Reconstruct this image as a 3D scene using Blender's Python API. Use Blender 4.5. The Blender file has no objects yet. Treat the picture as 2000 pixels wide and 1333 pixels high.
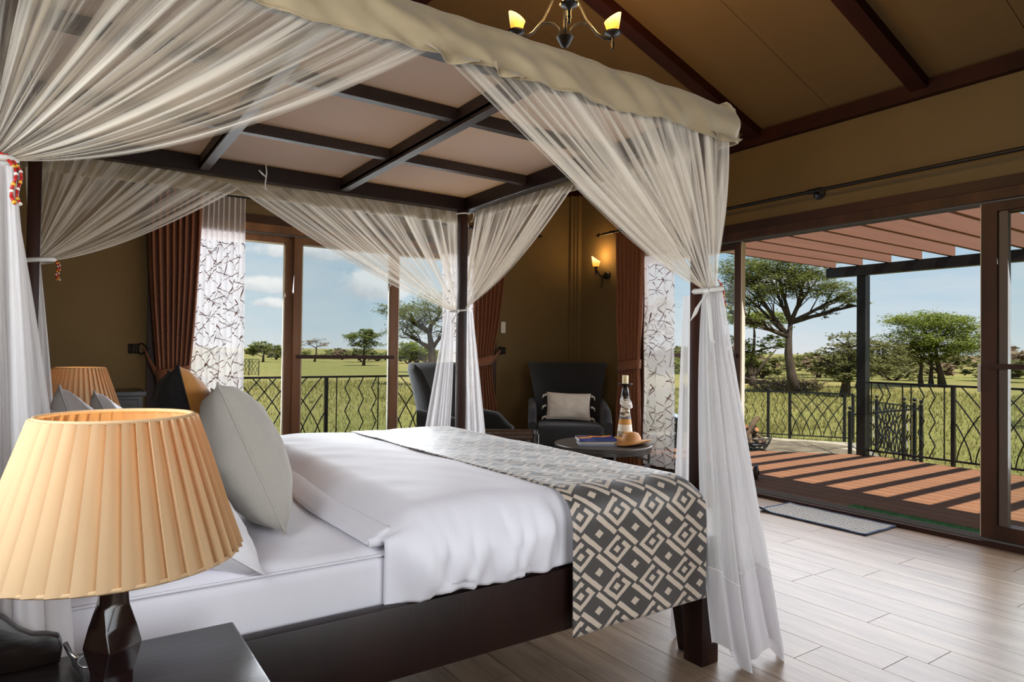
import bpy, bmesh, math, random
from mathutils import Vector, Matrix, noise
random.seed(11)
S = bpy.context.scene
COL = S.collection
PI = math.pi
# ---------------------------------------------------------------- camera
YAW, PITCH, ROLL, CAMH = 0.5986, 0.0150, 0.01154, 1.15
_f = Vector((math.sin(YAW)*math.cos(PITCH), math.cos(YAW)*math.cos(PITCH), math.sin(PITCH)))
_r = Vector((math.cos(YAW), -math.sin(YAW), 0.0))
_u = _r.cross(_f)
_r2 = _r*math.cos(ROLL) + _u*math.sin(ROLL)
_u2 = -_r*math.sin(ROLL) + _u*math.cos(ROLL)
cam = bpy.data.cameras.new('camera')
cam.lens, cam.sensor_width, cam.sensor_fit = 36.0*1296/2000, 36.0, 'HORIZONTAL'
cam.clip_start, cam.clip_end = 0.02, 2000
camo = bpy.data.objects.new('camera', cam)
COL.objects.link(camo)
M = Matrix((_r2, _u2, -_f)).transposed().to_4x4()
M.translation = Vector((0, 0, CAMH))
camo.matrix_world = M
S.camera = camo
# ---------------------------------------------------------------- colour management
vs = S.view_settings
vs.view_transform = 'Standard'
vs.look = 'None'
vs.gamma = 1.0
vs.use_curve_mapping = False
vs.exposure = 0.0
S.cycles.transparent_max_bounces = 24
# ---------------------------------------------------------------- node helpers
def node(nt, typ, ins=None, **attrs):
    n = nt.nodes.new(typ)
    for k, v in attrs.items():
        setattr(n, k, v)
    if ins:
        for k, v in ins.items():
            sock = n.inputs[k]
            if hasattr(v, 'is_output') or isinstance(v, bpy.types.NodeSocket):
                nt.links.new(v, sock)
            elif isinstance(v, bpy.types.Node):
                nt.links.new(v.outputs[0], sock)
            else:
                sock.default_value = v
    return n
def mth(nt, op, a, b=None, c=None, clamp=False):
    n = nt.nodes.new('ShaderNodeMath')
    n.operation = op
    n.use_clamp = clamp
    for i, x in enumerate((a, b, c)):
        if x is None:
            continue
        if isinstance(x, bpy.types.NodeSocket):
            nt.links.new(x, n.inputs[i])
        else:
            n.inputs[i].default_value = x
    return n.outputs[0]
def ramp(nt, fac, stops, interp='LINEAR'):
    n = nt.nodes.new('ShaderNodeValToRGB')
    nt.links.new(fac, n.inputs[0])
    n.color_ramp.interpolation = interp
    el = n.color_ramp.elements
    while len(el) < len(stops):
        el.new(0.5)
    for e, (p, c) in zip(el, stops):
        e.position = p
        e.color = (c, c, c, 1) if isinstance(c, (int, float)) else (*c, 1)
    return n.outputs[0]
def mixc(nt, fac, a, b, mode='MIX'):
    n = nt.nodes.new('ShaderNodeMix')
    n.data_type = 'RGBA'
    n.blend_type = mode
    for sock, x in ((n.inputs[0], fac), (n.inputs[6], a), (n.inputs[7], b)):
        if isinstance(x, bpy.types.NodeSocket):
            nt.links.new(x, sock)
        elif isinstance(x, (int, float)):
            sock.default_value = x
        else:
            sock.default_value = (*x, 1)
    return n.outputs[2]
def srgb(r, g, b):
    def c(x):
        x /= 255.0
        return x/12.92 if x <= 0.04045 else ((x+0.055)/1.055)**2.4
    return (c(r), c(g), c(b))
# ---------------------------------------------------------------- world: savanna sky with clouds
def make_world():
    w = bpy.data.worlds.new('sky')
    S.world = w
    w.use_nodes = True
    nt = w.node_tree
    nt.nodes.clear()
    tc = node(nt, 'ShaderNodeTexCoord')
    d = node(nt, 'ShaderNodeVectorMath', {0: tc.outputs['Generated']}, operation='NORMALIZE').outputs[0]
    sep = node(nt, 'ShaderNodeSeparateXYZ', {0: d})
    z = mth(nt, 'MAXIMUM', sep.outputs[2], 0.0)
    base = ramp(nt, z, [(0.0, srgb(222, 231, 235)), (0.05, srgb(204, 222, 232)), (0.14, srgb(168, 203, 226)), (0.26, srgb(136, 182, 216)), (0.5, srgb(100, 154, 202)), (1.0, srgb(66, 118, 180))])
    den = mth(nt, 'ADD', z, 0.10)
    px = mth(nt, 'DIVIDE', sep.outputs[0], den)
    py = mth(nt, 'DIVIDE', sep.outputs[1], den)
    pv = node(nt, 'ShaderNodeCombineXYZ', {0: px, 1: py, 2: 3.1}).outputs[0]
    n1 = node(nt, 'ShaderNodeTexNoise', {'Vector': pv, 'Scale': 0.42, 'Detail': 7.0, 'Roughness': 0.58, 'Distortion': 0.3})
    thin = ramp(nt, n1.outputs[0], [(0.40, 0.0), (0.66, 0.9)])
    col = mixc(nt, thin, base, srgb(226, 230, 233))
    # separate cumulus clouds, each at its own bearing
    nz = node(nt, 'ShaderNodeTexNoise', {'Vector': d, 'Scale': 26.0, 'Detail': 6.0, 'Roughness': 0.6})
    for bx, by, bz, rx, rz in CUMULUS:
        hor = Vector((bx, by, 0)).normalized()
        right = Vector((hor.y, -hor.x, 0))
        dx = node(nt, 'ShaderNodeVectorMath', {0: d, 1: right}, operation='DOT_PRODUCT').outputs['Value']
        fw = node(nt, 'ShaderNodeVectorMath', {0: d, 1: hor}, operation='DOT_PRODUCT').outputs['Value']
        front = mth(nt, 'GREATER_THAN', fw, 0.3)
        a = mth(nt, 'DIVIDE', dx, rx)
        b = mth(nt, 'DIVIDE', mth(nt, 'SUBTRACT', sep.outputs[2], bz), rz)
        bneg = mth(nt, 'MULTIPLY', mth(nt, 'MINIMUM', b, 0.0), 2.2)
        b2 = mth(nt, 'ADD', mth(nt, 'MAXIMUM', b, 0.0), bneg)
        r2 = mth(nt, 'ADD', mth(nt, 'MULTIPLY', a, a), mth(nt, 'MULTIPLY', b2, b2))
        r = mth(nt, 'SQRT', r2)
        e = mth(nt, 'ADD', mth(nt, 'SUBTRACT', 1.0, r), mth(nt, 'MULTIPLY', mth(nt, 'SUBTRACT', nz.outputs[0], 0.5), 1.7))
        m = mth(nt, 'MULTIPLY', ramp(nt, e, [(0.0, 0.0), (0.35, 1.0)]), front)
        shade = ramp(nt, mth(nt, 'ADD', mth(nt, 'MULTIPLY', b, 0.4), nz.outputs[0]), [(0.15, srgb(196, 205, 214)), (0.75, srgb(250, 250, 250))])
        col = mixc(nt, m, col, shade)
    # below the horizon: haze over the plain
    below = mth(nt, 'LESS_THAN', sep.outputs[2], 0.0)
    col = mixc(nt, below, col, srgb(140, 140, 100))
    bg = node(nt, 'ShaderNodeBackground', {0: col, 1: SKY_STRENGTH})
    out = node(nt, 'ShaderNodeOutputWorld', {0: bg.outputs[0]})
CUMULUS = [(0.30, 0.95, 0.135, 0.09, 0.018), (0.375, 0.915, 0.086, 0.062, 0.036), (0.236, 0.966, 0.085, 0.045, 0.016), (0.243, 0.965, 0.062, 0.028, 0.010),
           (0.83, 0.55, 0.098, 0.055, 0.022), (0.62, 0.78, 0.12, 0.06, 0.02)]
SKY_STRENGTH = 0.95
make_world()
# ---------------------------------------------------------------- sun
sun = bpy.data.lights.new('sun', 'SUN')
sun.energy, sun.angle, sun.color = 9.0, 0.009, (1.0, 0.94, 0.84)
suno = bpy.data.objects.new('sun', sun)
COL.objects.link(suno)
suno.rotation_euler = Vector((-0.13, -0.52, 1.0)).to_track_quat('Z', 'Y').to_euler()
suno.location = (4, -20, 30)
# ---------------------------------------------------------------- daylight: area lights added in the openings to brighten the room
def daylight_fill(name, loc, direction, sx, sy, power, spread=2.5, color=(0.93, 0.95, 1.0)):
    l = bpy.data.lights.new(name, 'AREA')
    l.shape, l.size, l.size_y, l.energy, l.color = 'RECTANGLE', sx, sy, power, color
    l.spread = spread
    o = bpy.data.objects.new(name, l)
    COL.objects.link(o)
    o.location = loc
    o.rotation_euler = Vector(direction).to_track_quat('-Z', 'Y').to_euler()
    return o
daylight_fill('door_daylight_fill', (4.84, 2.2, 1.25), (-1, 0, -0.30), 4.8, 1.7, 95)
daylight_fill('window_daylight_fill', (2.1, 5.80, 1.25), (0, -1, -0.30), 2.9, 1.7, 90, 2.0)
daylight_fill('added_front_door_fill', (1.2, -1.56, 1.15), (0, 1, -0.20), 1.7, 1.8, 15, 1.5)  # added light at an unseen door, brightens the bed side
daylight_fill('added_side_window_fill', (-0.58, 0.72, 1.5), (1, 0.1, -0.25), 1.25, 1.1, 26)  # added light at an unseen window, brightens the lampshade
# ---------------------------------------------------------------- mesh builder
class MB:
    def __init__(s):
        s.v, s.f, s.uv = [], [], []
    def add(s, vs, fs, uvs=None):
        o = len(s.v)
        s.v += [tuple(p) for p in vs]
        s.f += [tuple(i+o for i in f) for f in fs]
        if uvs is not None:
            s.uv += list(uvs)
        return s
    def box(s, x0, x1, y0, y1, z0, z1, M=None):
        vs = [Vector((x, y, z)) for z in (z0, z1) for y in (y0, y1) for x in (x0, x1)]
        if M is not None:
            vs = [M @ p for p in vs]
        return s.add(vs, [(0, 2, 3, 1), (4, 5, 7, 6), (0, 1, 5, 4), (2, 6, 7, 3), (0, 4, 6, 2), (1, 3, 7, 5)])
    def cbox(s, c, sx, sy, sz, M=None):
        return s.box(c[0]-sx/2, c[0]+sx/2, c[1]-sy/2, c[1]+sy/2, c[2]-sz/2, c[2]+sz/2, M)
    def prism(s, pts, h0, h1, axis='z'):
        n = len(pts)
        def P(a, b, h):
            return {'z': (a, b, h), 'y': (a, h, b), 'x': (h, a, b)}[axis]
        vs = [P(a, b, h0) for a, b in pts] + [P(a, b, h1) for a, b in pts]
        fs = [tuple(range(n))[::-1], tuple(range(n, 2*n))]
        fs += [(i, (i+1) % n, n+(i+1) % n, n+i) for i in range(n)]
        return s.add(vs, fs)
    def loft(s, secs, caps=True, closed=True):
        n = len(secs[0])
        vs, fs = [], []
        for q in secs:
            vs += list(q)
        m = n if closed else n-1
        for k in range(len(secs)-1):
            for i in range(m):
                j = (i+1) % n
                fs.append((k*n+i, k*n+j, (k+1)*n+j, (k+1)*n+i))
        if caps and closed:
            fs.append(tuple(range(n))[::-1])
            fs.append(tuple((len(secs)-1)*n+i for i in range(n)))
        return s.add(vs, fs)
    def tube(s, path, r, n=8, caps=True, flat=None):
        path = [Vector(p) for p in path]
        L = len(path)
        rs = r if isinstance(r, (list, tuple)) else [r]*L
        secs = []
        up = None
        for i, p in enumerate(path):
            t = (path[min(i+1, L-1)] - path[max(i-1, 0)])
            t = t.normalized() if t.length > 1e-9 else Vector((0, 0, 1))
            if up is None:
                up = Vector((0, 0, 1)) if abs(t.z) < 0.9 else Vector((1, 0, 0))
            a = t.cross(up)
            a = a.normalized() if a.length > 1e-6 else Vector((1, 0, 0))
            b = a.cross(t).normalized()
            up = b
            fl = flat or 1.0
            ph = PI/4 if n == 4 else 0.0
            secs.append([p + a*math.cos(2*PI*k/n+ph)*rs[i] + b*math.sin(2*PI*k/n+ph)*rs[i]*fl for k in range(n)])
        return s.loft(secs, caps)
    def lathe(s, prof, n=24, c=(0, 0, 0), M=None, caps=True):
        secs = []
        for r, z in prof:
            q = [Vector((math.cos(2*PI*k/n)*r, math.sin(2*PI*k/n)*r, z)) for k in range(n)]
            q = [(M @ p if M is not None else p) + Vector(c) for p in q]
            secs.append(q)
        return s.loft(secs, caps)
    def ball(s, c, r, n=10, m=6, sz=1.0):
        prof = [(r*math.sin(PI*i/m) + 1e-4, -r*sz*math.cos(PI*i/m)) for i in range(m+1)]
        return s.lathe(prof, n, c)
    def grid(s, fn, nu, nv, uvf=None):
        vs = [fn(i/nu, j/nv) for j in range(nv+1) for i in range(nu+1)]
        fs = [(j*(nu+1)+i, j*(nu+1)+i+1, (j+1)*(nu+1)+i+1, (j+1)*(nu+1)+i) for j in range(nv) for i in range(nu)]
        uvs = None
        if uvf:
            uvs = [uvf(i/nu, j/nv) for j in range(nv+1) for i in range(nu+1)]
        return s.add(vs, fs, uvs)
    def mesh(s, name, mats, smooth=False, fmat=None):
        me = bpy.data.meshes.new(name)
        me.from_pydata(s.v, [], s.f)
        for m in (mats if isinstance(mats, (list, tuple)) else [mats]):
            me.materials.append(m)
        if s.uv and len(s.uv) == len(s.v):
            lay = me.uv_layers.new(name='UVMap')
            for lp in me.loops:
                lay.data[lp.index].uv = s.uv[lp.vertex_index]
        if smooth:
            me.polygons.foreach_set('use_smooth', [True]*len(me.polygons))
        if fmat:
            me.polygons.foreach_set('material_index', fmat)
        me.update()
        return me
    def build(s, name, mats, parent=None, smooth=False, world=True, sharp=None, bevel=None, solid=None, fmat=None):
        me = s.mesh(name, mats, smooth, fmat)
        o = bpy.data.objects.new(name, me)
        COL.objects.link(o)
        if parent is not None:
            o.parent = parent
            if world:
                o.matrix_parent_inverse = MW(parent).inverted()
        if smooth and sharp is not None:
            me.set_sharp_from_angle(angle=sharp)
        if bevel:
            bm = bmesh.new()
            bm.from_mesh(me)
            bmesh.ops.remove_doubles(bm, verts=bm.verts, dist=1e-5)
            bmesh.ops.bevel(bm, geom=list(bm.edges), offset=bevel[0], segments=bevel[1], profile=0.5, affect='EDGES')
            bm.to_mesh(me)
            bm.free()
            me.polygons.foreach_set('use_smooth', [True]*len(me.polygons))
            me.set_sharp_from_angle(angle=0.7)
        if solid:
            md = o.modifiers.new('thickness', 'SOLIDIFY')
            md.thickness = solid
            md.offset = 0
        return o
def MW(o):
    m = Matrix.LocRotScale(o.location, o.rotation_euler, o.scale)
    if o.parent is not None:
        return MW(o.parent) @ o.matrix_parent_inverse @ m
    return m
def tag(o, label=None, cat=None, group=None, kind=None):
    if label: o['label'] = label
    if cat: o['category'] = cat
    if group: o['group'] = group
    if kind: o['kind'] = kind
    return o
def thing(name, label, cat, loc=(0, 0, 0), rz=0.0, group=None):
    o = bpy.data.objects.new(name, None)
    o.empty_display_size = 0.05
    COL.objects.link(o)
    o.location = loc
    o.rotation_euler = (0, 0, rz)
    return tag(o, label, cat, group)
def struct(o):
    o['kind'] = 'structure'
    return o
def kids(o):
    return [c for c in bpy.data.objects if c.parent == o]
def copy_tree(o, parent=None):
    c = o.copy()
    COL.objects.link(c)
    if parent is not None:
        c.parent = parent
    for ch in kids(o):
        copy_tree(ch, c)
    return c
def rrect(w, h, r, n=4):
    pts = []
    for cx, cy, a0 in ((w/2-r, h/2-r, 0), (-w/2+r, h/2-r, PI/2), (-w/2+r, -h/2+r, PI), (w/2-r, -h/2+r, 1.5*PI)):
        for k in range(n+1):
            a = a0 + PI/2*k/n
            pts.append((cx+r*math.cos(a), cy+r*math.sin(a)))
    return pts
def lerp(a, b, t):
    return a + (b-a)*t
def sstep(x, a=0.0, b=1.0):
    x = min(1, max(0, (x-a)/(b-a)))
    return x*x*(3-2*x)
def nz(*p):
    return noise.noise(Vector(p))
# ---------------------------------------------------------------- materials
MATS = {}
def new_mat(name):
    m = bpy.data.materials.new(name)
    m.use_nodes = True
    nt = m.node_tree
    nt.nodes.clear()
    out = nt.nodes.new('ShaderNodeOutputMaterial')
    MATS[name] = m
    return m, nt, out
def pbr(name, col, rough=0.5, metal=0.0, spec=0.5, col2=None, nscale=8.0, nstretch=(1, 1, 1), bump=0.0, bscale=60.0, bstretch=(1, 1, 1),
        rnd=0.0, coord='Object', contrast=(0.35, 0.65), sheen=0.0, detail=5.0, coat=0.0):
    m, nt, out = new_mat(name)
    tc = node(nt, 'ShaderNodeTexCoord')
    c = None
    if col2 is not None:
        vec = tc.outputs[coord]
        if rnd:
            oi = node(nt, 'ShaderNodeObjectInfo')
            off = mth(nt, 'MULTIPLY', oi.outputs['Random'], 37.0)
            vec = node(nt, 'ShaderNodeVectorMath', {0: vec, 1: node(nt, 'ShaderNodeCombineXYZ', {0: off, 1: off, 2: off}).outputs[0]}, operation='ADD').outputs[0]
        mp = node(nt, 'ShaderNodeMapping', {'Vector': vec, 'Scale': nstretch})
        n = node(nt, 'ShaderNodeTexNoise', {'Vector': mp.outputs[0], 'Scale': nscale, 'Detail': detail, 'Roughness': 0.6})
        fac = ramp(nt, n.outputs[0], [(contrast[0], 0.0), (contrast[1], 1.0)])
        c = mixc(nt, fac, col, col2)
    else:
        rgb = node(nt, 'ShaderNodeRGB')
        rgb.outputs[0].default_value = (*col, 1)
        c = rgb.outputs[0]
    if rnd:
        oi = node(nt, 'ShaderNodeObjectInfo')
        k = mth(nt, 'ADD', mth(nt, 'MULTIPLY', mth(nt, 'SUBTRACT', oi.outputs['Random'], 0.5), rnd), 1.0)
        hsv = node(nt, 'ShaderNodeHueSaturation', {'Color': c, 'Value': k})
        c = hsv.outputs[0]
    b = node(nt, 'ShaderNodeBsdfPrincipled', {'Base Color': c, 'Roughness': rough, 'Metallic': metal, 'Specular IOR Level': spec, 'Sheen Weight': sheen, 'Coat Weight': coat})
    if bump:
        mp = node(nt, 'ShaderNodeMapping', {'Vector': tc.outputs[coord], 'Scale': bstretch})
        n2 = node(nt, 'ShaderNodeTexNoise', {'Vector': mp.outputs[0], 'Scale': bscale, 'Detail': 4.0})
        bp = node(nt, 'ShaderNodeBump', {'Strength': bump, 'Distance': 0.01, 'Height': n2.outputs[0]})
        nt.links.new(bp.outputs[0], b.inputs['Normal'])
    nt.links.new(b.outputs[0], out.inputs[0])
    return m
def glow(name, col, strength):
    m, nt, out = new_mat(name)
    b = node(nt, 'ShaderNodeBsdfPrincipled', {'Base Color': (*col, 1), 'Roughness': 0.35, 'Emission Color': (*col, 1), 'Emission Strength': strength})
    nt.links.new(b.outputs[0], out.inputs[0])
    return m
def cloth(name, col, opacity=1.0, translucent=0.4, stripes=None, rough=0.8, mesh=None):
    """woven cloth that lets light through; opacity < 1 for netting and voile (stripes: thicker where the pleats bunch)"""
    m, nt, out = new_mat(name)
    d = node(nt, 'ShaderNodeBsdfDiffuse', {0: (*col, 1)})
    t = node(nt, 'ShaderNodeBsdfTranslucent', {0: (*col, 1)})
    a = node(nt, 'ShaderNodeMixShader', {0: translucent, 1: d.outputs[0], 2: t.outputs[0]})
    if opacity >= 1.0:
        nt.links.new(a.outputs[0], out.inputs[0])
        return m
    tr = node(nt, 'ShaderNodeBsdfTransparent')
    op = opacity
    if stripes:
        tc = node(nt, 'ShaderNodeTexCoord')
        mp = node(nt, 'ShaderNodeMapping', {'Vector': tc.outputs['UV'], 'Scale': (stripes[0], stripes[1], 1)})
        n = node(nt, 'ShaderNodeTexNoise', {'Vector': mp.outputs[0], 'Scale': 1.0, 'Detail': 3.0, 'Roughness': 0.6})
        op = ramp(nt, n.outputs[0], [(0.39, stripes[2]), (0.64, stripes[3])])
    mx = node(nt, 'ShaderNodeMixShader', {0: op, 1: tr.outputs[0], 2: a.outputs[0]})
    nt.links.new(mx.outputs[0], out.inputs[0])
    return m
def glass(name, tint=(1, 1, 1), refl=0.06):
    m, nt, out = new_mat(name)
    tr = node(nt, 'ShaderNodeBsdfTransparent', {0: (*tint, 1)})
    gl = node(nt, 'ShaderNodeBsdfGlossy', {'Roughness': 0.02})
    mx = node(nt, 'ShaderNodeMixShader', {0: refl, 1: tr.outputs[0], 2: gl.outputs[0]})
    nt.links.new(mx.outputs[0], out.inputs[0])
    return m
M_WALL = pbr('wall_paint', srgb(116, 96, 60), 0.85, col2=srgb(109, 90, 56), nscale=1.5, bump=0.12, bscale=160)
M_CEIL = pbr('ceiling_board', srgb(112, 88, 52), 0.9, col2=srgb(106, 83, 49), nscale=1.2, bump=0.1, bscale=130)
M_BEDWOOD = pbr('dark_stained_wood', srgb(24, 10, 8), 0.42, spec=0.35, col2=srgb(40, 18, 13), nscale=6, nstretch=(1, 1, 0.15), bump=0.05, bscale=70, bstretch=(1, 1, 0.1), contrast=(0.4, 0.75))
M_BEDPOST = pbr('post_wood', srgb(30, 13, 9), 0.40, spec=0.35, col2=srgb(78, 38, 22), nscale=9, nstretch=(1, 1, 0.08), contrast=(0.42, 0.72))
M_SLAT = pbr('slat_wood', srgb(32, 19, 14), 0.5, col2=srgb(62, 42, 33), nscale=7, nstretch=(0.3, 0.3, 1))
M_RAFTER = pbr('rafter_wood', srgb(38, 13, 8), 0.6, spec=0.2, col2=srgb(54, 20, 13), nscale=5, nstretch=(0.2, 1, 1))
M_FRAME = pbr('window_frame_wood', srgb(98, 63, 38), 0.45, spec=0.4, col2=srgb(128, 87, 55), nscale=7, nstretch=(1, 1, 0.15))  # lighter copy of the frame wood: light falling on it put into the colour
M_FRAMED = pbr('door_frame_wood', srgb(50, 28, 16), 0.5, spec=0.3, col2=srgb(74, 44, 26), nscale=7, nstretch=(1, 1, 0.15))  # darker copy of the same wood, offsetting the added light on it
M_TRIM = pbr('dark_trim_wood', srgb(48, 25, 16), 0.5, spec=0.3, col2=srgb(62, 34, 22), nscale=6, nstretch=(1, 0.2, 0.2))
M_ALU = pbr('track_metal', srgb(112, 106, 100), 0.5, metal=0.3)
M_GASKET_HILITE = pbr('cream_gasket_and_highlight', srgb(220, 208, 180), 0.5)  # door gaskets, and painted highlights on the window stiles
M_GLASS = glass('pane_glass', (0.97, 0.985, 0.98), 0.010)
M_SCREEN = glass('insect_screen', (0.90, 0.92, 0.93), 0.003)
M_BLACK = pbr('black_iron', srgb(15, 15, 16), 0.42, spec=0.4, col2=srgb(24, 24, 25), nscale=40)
M_WROUGHT = pbr('bronze_iron', srgb(30, 24, 20), 0.35, metal=0.4, col2=srgb(48, 36, 28), nscale=50)
M_MORTAR = pbr('grout', srgb(120, 104, 86), 0.8)
def plank_mat():
    m, nt, out = new_mat('floor_plank')
    tc = node(nt, 'ShaderNodeTexCoord')
    oi = node(nt, 'ShaderNodeObjectInfo')
    off = mth(nt, 'MULTIPLY', oi.outputs['Random'], 53.0)
    vec = node(nt, 'ShaderNodeVectorMath', {0: tc.outputs['Object'], 1: node(nt, 'ShaderNodeCombineXYZ', {0: off, 1: off, 2: off}).outputs[0]}, operation='ADD').outputs[0]
    mp = node(nt, 'ShaderNodeMapping', {'Vector': vec, 'Scale': (9.0, 1.1, 1)})
    n = node(nt, 'ShaderNodeTexNoise', {'Vector': mp.outputs[0], 'Scale': 1.6, 'Detail': 7.0, 'Roughness': 0.62, 'Distortion': 0.8})
    mp2 = node(nt, 'ShaderNodeMapping', {'Vector': vec, 'Scale': (60.0, 2.0, 1)})
    n2 = node(nt, 'ShaderNodeTexNoise', {'Vector': mp2.outputs[0], 'Scale': 1.5, 'Detail': 4.0})
    fac = ramp(nt, mth(nt, 'ADD', mth(nt, 'MULTIPLY', n.outputs[0], 0.75), mth(nt, 'MULTIPLY', n2.outputs[0], 0.25)), [(0.36, 0.0), (0.62, 1.0)])
    c = mixc(nt, fac, srgb(112, 88, 69), srgb(152, 128, 106))
    k = mth(nt, 'ADD', mth(nt, 'MULTIPLY', oi.outputs['Random'], 0.16), 0.92)
    c = node(nt, 'ShaderNodeHueSaturation', {'Color': c, 'Value': k}).outputs[0]
    b = node(nt, 'ShaderNodeBsdfPrincipled', {'Base Color': c, 'Roughness': 0.36, 'Specular IOR Level': 0.55})
    bp = node(nt, 'ShaderNodeBump', {'Strength': 0.06, 'Distance': 0.01, 'Height': n2.outputs[0]})
    nt.links.new(bp.outputs[0], b.inputs['Normal'])
    nt.links.new(b.outputs[0], out.inputs[0])
    return m
M_PLANK = plank_mat()
# ================================================================ ROOM SHELL
XW, YW, XL, YF = 4.665, 5.62, -0.42, -1.40
RIDGE_X = (XW+XL)/2
SLOPE, ZE = 0.335, 2.94
def zc(x):
    return ZE + SLOPE*((XW-x) if x > RIDGE_X else (x-XL))
ZR = zc(RIDGE_X)
# floor with separate wood-look planks
floor = struct(MB().box(XL, XW, YF, YW, -0.12, -0.006).build('floor', M_MORTAR))
JOINT = {-12: 1.48, -9: 1.503, -7: 1.978, -6: 1.827, -4: 1.83, -1: 1.84}
PW, PLN, GAP = 0.191, 1.2, 0.0028
_pm = {}
def plank_mesh(w, l):
    k = (round(w, 3), round(l, 3))
    if k not in _pm:
        _pm[k] = MB().box(0, w, 0, l, -0.012, 0).mesh('plank', M_PLANK)
    return _pm[k]
for k in range(-26, 1):
    x0, x1 = max(XL, 4.61 + PW*k), min(XW, 4.61 + PW*(k+1))
    if x1-x0 < 0.02:
        continue
    j = JOINT.get(k, random.uniform(0, PLN))
    y = j - PLN*math.ceil((j-YF)/PLN)
    while y < YW:
        y0, y1 = max(YF, y), min(YW, y+PLN)
        if y1-y0 > 0.02:
            o = bpy.data.objects.new('plank', plank_mesh(x1-x0-GAP, y1-y0-GAP))
            COL.objects.link(o)
            o.parent = floor
            o.location = (x0, y0, 0)
        y += PLN
# walls
D0, D1 = -0.35, 4.75            # door opening along Y
W0, W1 = 0.62, 3.55             # window opening along X
HO = 2.12
b = MB().box(XW, XW+0.13, D1, YW+0.13, -0.12, ZE).box(XW, XW+0.13, YF-0.13, D0, -0.12, ZE).box(XW, XW+0.13, D0, D1, HO, ZE)
struct(b.build('wall_right', M_WALL))
b = MB().box(XL, W0, YW, YW+0.13, -0.12, HO).box(W1, XW, YW, YW+0.13, -0.12, HO)
b.prism([(XL, HO), (XW, HO), (XW, ZE), (RIDGE_X, ZR), (XL, ZE)], YW, YW+0.13, 'y')
struct(b.build('wall_back', M_WALL))
SY0, SY1, SZ0, SZ1 = 0.05, 1.40, 0.92, 2.12        # unseen side window added beside the nightstand for light
b = MB().box(XL-0.13, XL, YF-0.13, SY0, -0.12, ZE).box(XL-0.13, XL, SY1, YW+0.13, -0.12, ZE).box(XL-0.13, XL, SY0, SY1, -0.12, SZ0).box(XL-0.13, XL, SY0, SY1, SZ1, ZE)
struct(b.build('wall_left', M_WALL))
F0, F1, FZ1 = 0.3, 2.1, 2.12
b = MB().box(XL, F0, YF-0.13, YF, -0.12, HO+0.03).box(F1, XW, YF-0.13, YF, -0.12, HO+0.03).box(F0, F1, YF-0.13, YF, FZ1, HO+0.03)
b.prism([(XL, HO+0.03), (XW, HO+0.03), (XW, ZE), (RIDGE_X, ZR), (XL, ZE)], YF-0.13, YF, 'y')
struct(b.build('wall_front', M_WALL))
b = MB().box(XW-0.045, XW, YW-0.10, YW-0.055, 0, ZE-0.1).box(XW-0.10, XW-0.055, YW-0.045, YW, 0, ZE-0.1).box(XW-0.07, XW, YW-0.07, YW, 0, ZE-0.1)
struct(b.build('trim_1', M_WALL))
# skirting boards
M_SKIRT = M_TRIM
struct(MB().box(W1+0.08, XW-0.1, YW-0.016, YW, 0, 0.09).box(XL, W0-0.08, YW-0.016, YW, 0, 0.09).build('baseboard_back', M_SKIRT))
struct(MB().box(XW-0.016, XW, D1+0.08, YW-0.1, 0, 0.09).build('baseboard_right', M_SKIRT))
struct(MB().box(XL, XL+0.016, YF, YW-0.016, 0, 0.09).build('baseboard_left', M_SKIRT))
# ceiling boards, rafters and wall plates
ceil = MB().prism([(XW+0.13, zc(XW)-SLOPE*0.13+0.012), (RIDGE_X, ZR+0.012), (XL-0.13, zc(XL)-SLOPE*0.13+0.012),
                   (XL-0.13, zc(XL)-SLOPE*0.13+0.03), (RIDGE_X, ZR+0.03), (XW+0.13, zc(XW)-SLOPE*0.13+0.03)], YF, YW, 'y').build('ceiling', M_TRIM)
struct(ceil)
RAFT = [2.0715 + 1.235*k for k in range(-2, 3)]
edges = sorted([y for y in RAFT] + [y+0.6175 for y in RAFT] + [YF, YW])
edges = [e for e in edges if YF <= e <= YW]
for y0, y1 in zip(edges[:-1], edges[1:]):
    for sx in (1, -1):
        xe = XW if sx > 0 else XL
        b = MB().prism([(xe, ZE), (RIDGE_X, ZR), (RIDGE_X, ZR+0.012), (xe, ZE+0.012)], y0+0.002, y1-0.002, 'y')
        b.build('ceiling_panel', M_CEIL, ceil)
for y in RAFT:
    for sx in (1, -1):
        xe = XW if sx > 0 else XL
        b = MB().prism([(xe, ZE-0.075), (RIDGE_X, ZR-0.075), (RIDGE_X, ZR), (xe, ZE)], y-0.052, y+0.052, 'y')
        b.build('rafter', M_RAFTER, ceil)
MB().box(RIDGE_X-0.05, RIDGE_X+0.05, YF, YW, ZR-0.12, ZR-0.03).build('ridge_beam', M_RAFTER, ceil)
MB().box(XW-0.06, XW, YF, YW, 2.84, ZE).build('wall_plate', M_RAFTER, ceil)
MB().box(XL, XL+0.06, YF, YW, 2.84, ZE).build('wall_plate', M_RAFTER, ceil)
MB().box(XL+0.06, XW-0.06, YW-0.05, YW, 2.84, ZE).build('tie_beam', M_RAFTER, ceil)
# roof with its eaves outside
ex0, ex1 = XL-0.97, 5.20
def zr(x):
    return ZE+0.04 + SLOPE*((XW-x) if x > RIDGE_X else (x-XL))
b = MB().prism([(ex1, zr(ex1)), (RIDGE_X, zr(RIDGE_X)), (ex0, zr(ex0)), (ex0, zr(ex0)+0.10), (RIDGE_X, zr(RIDGE_X)+0.11), (ex1, zr(ex1)+0.10)], YF-1.6, 6.95, 'y')
struct(b.build('roof', pbr('roof_sheet', srgb(120, 110, 90), 0.8)))
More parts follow.
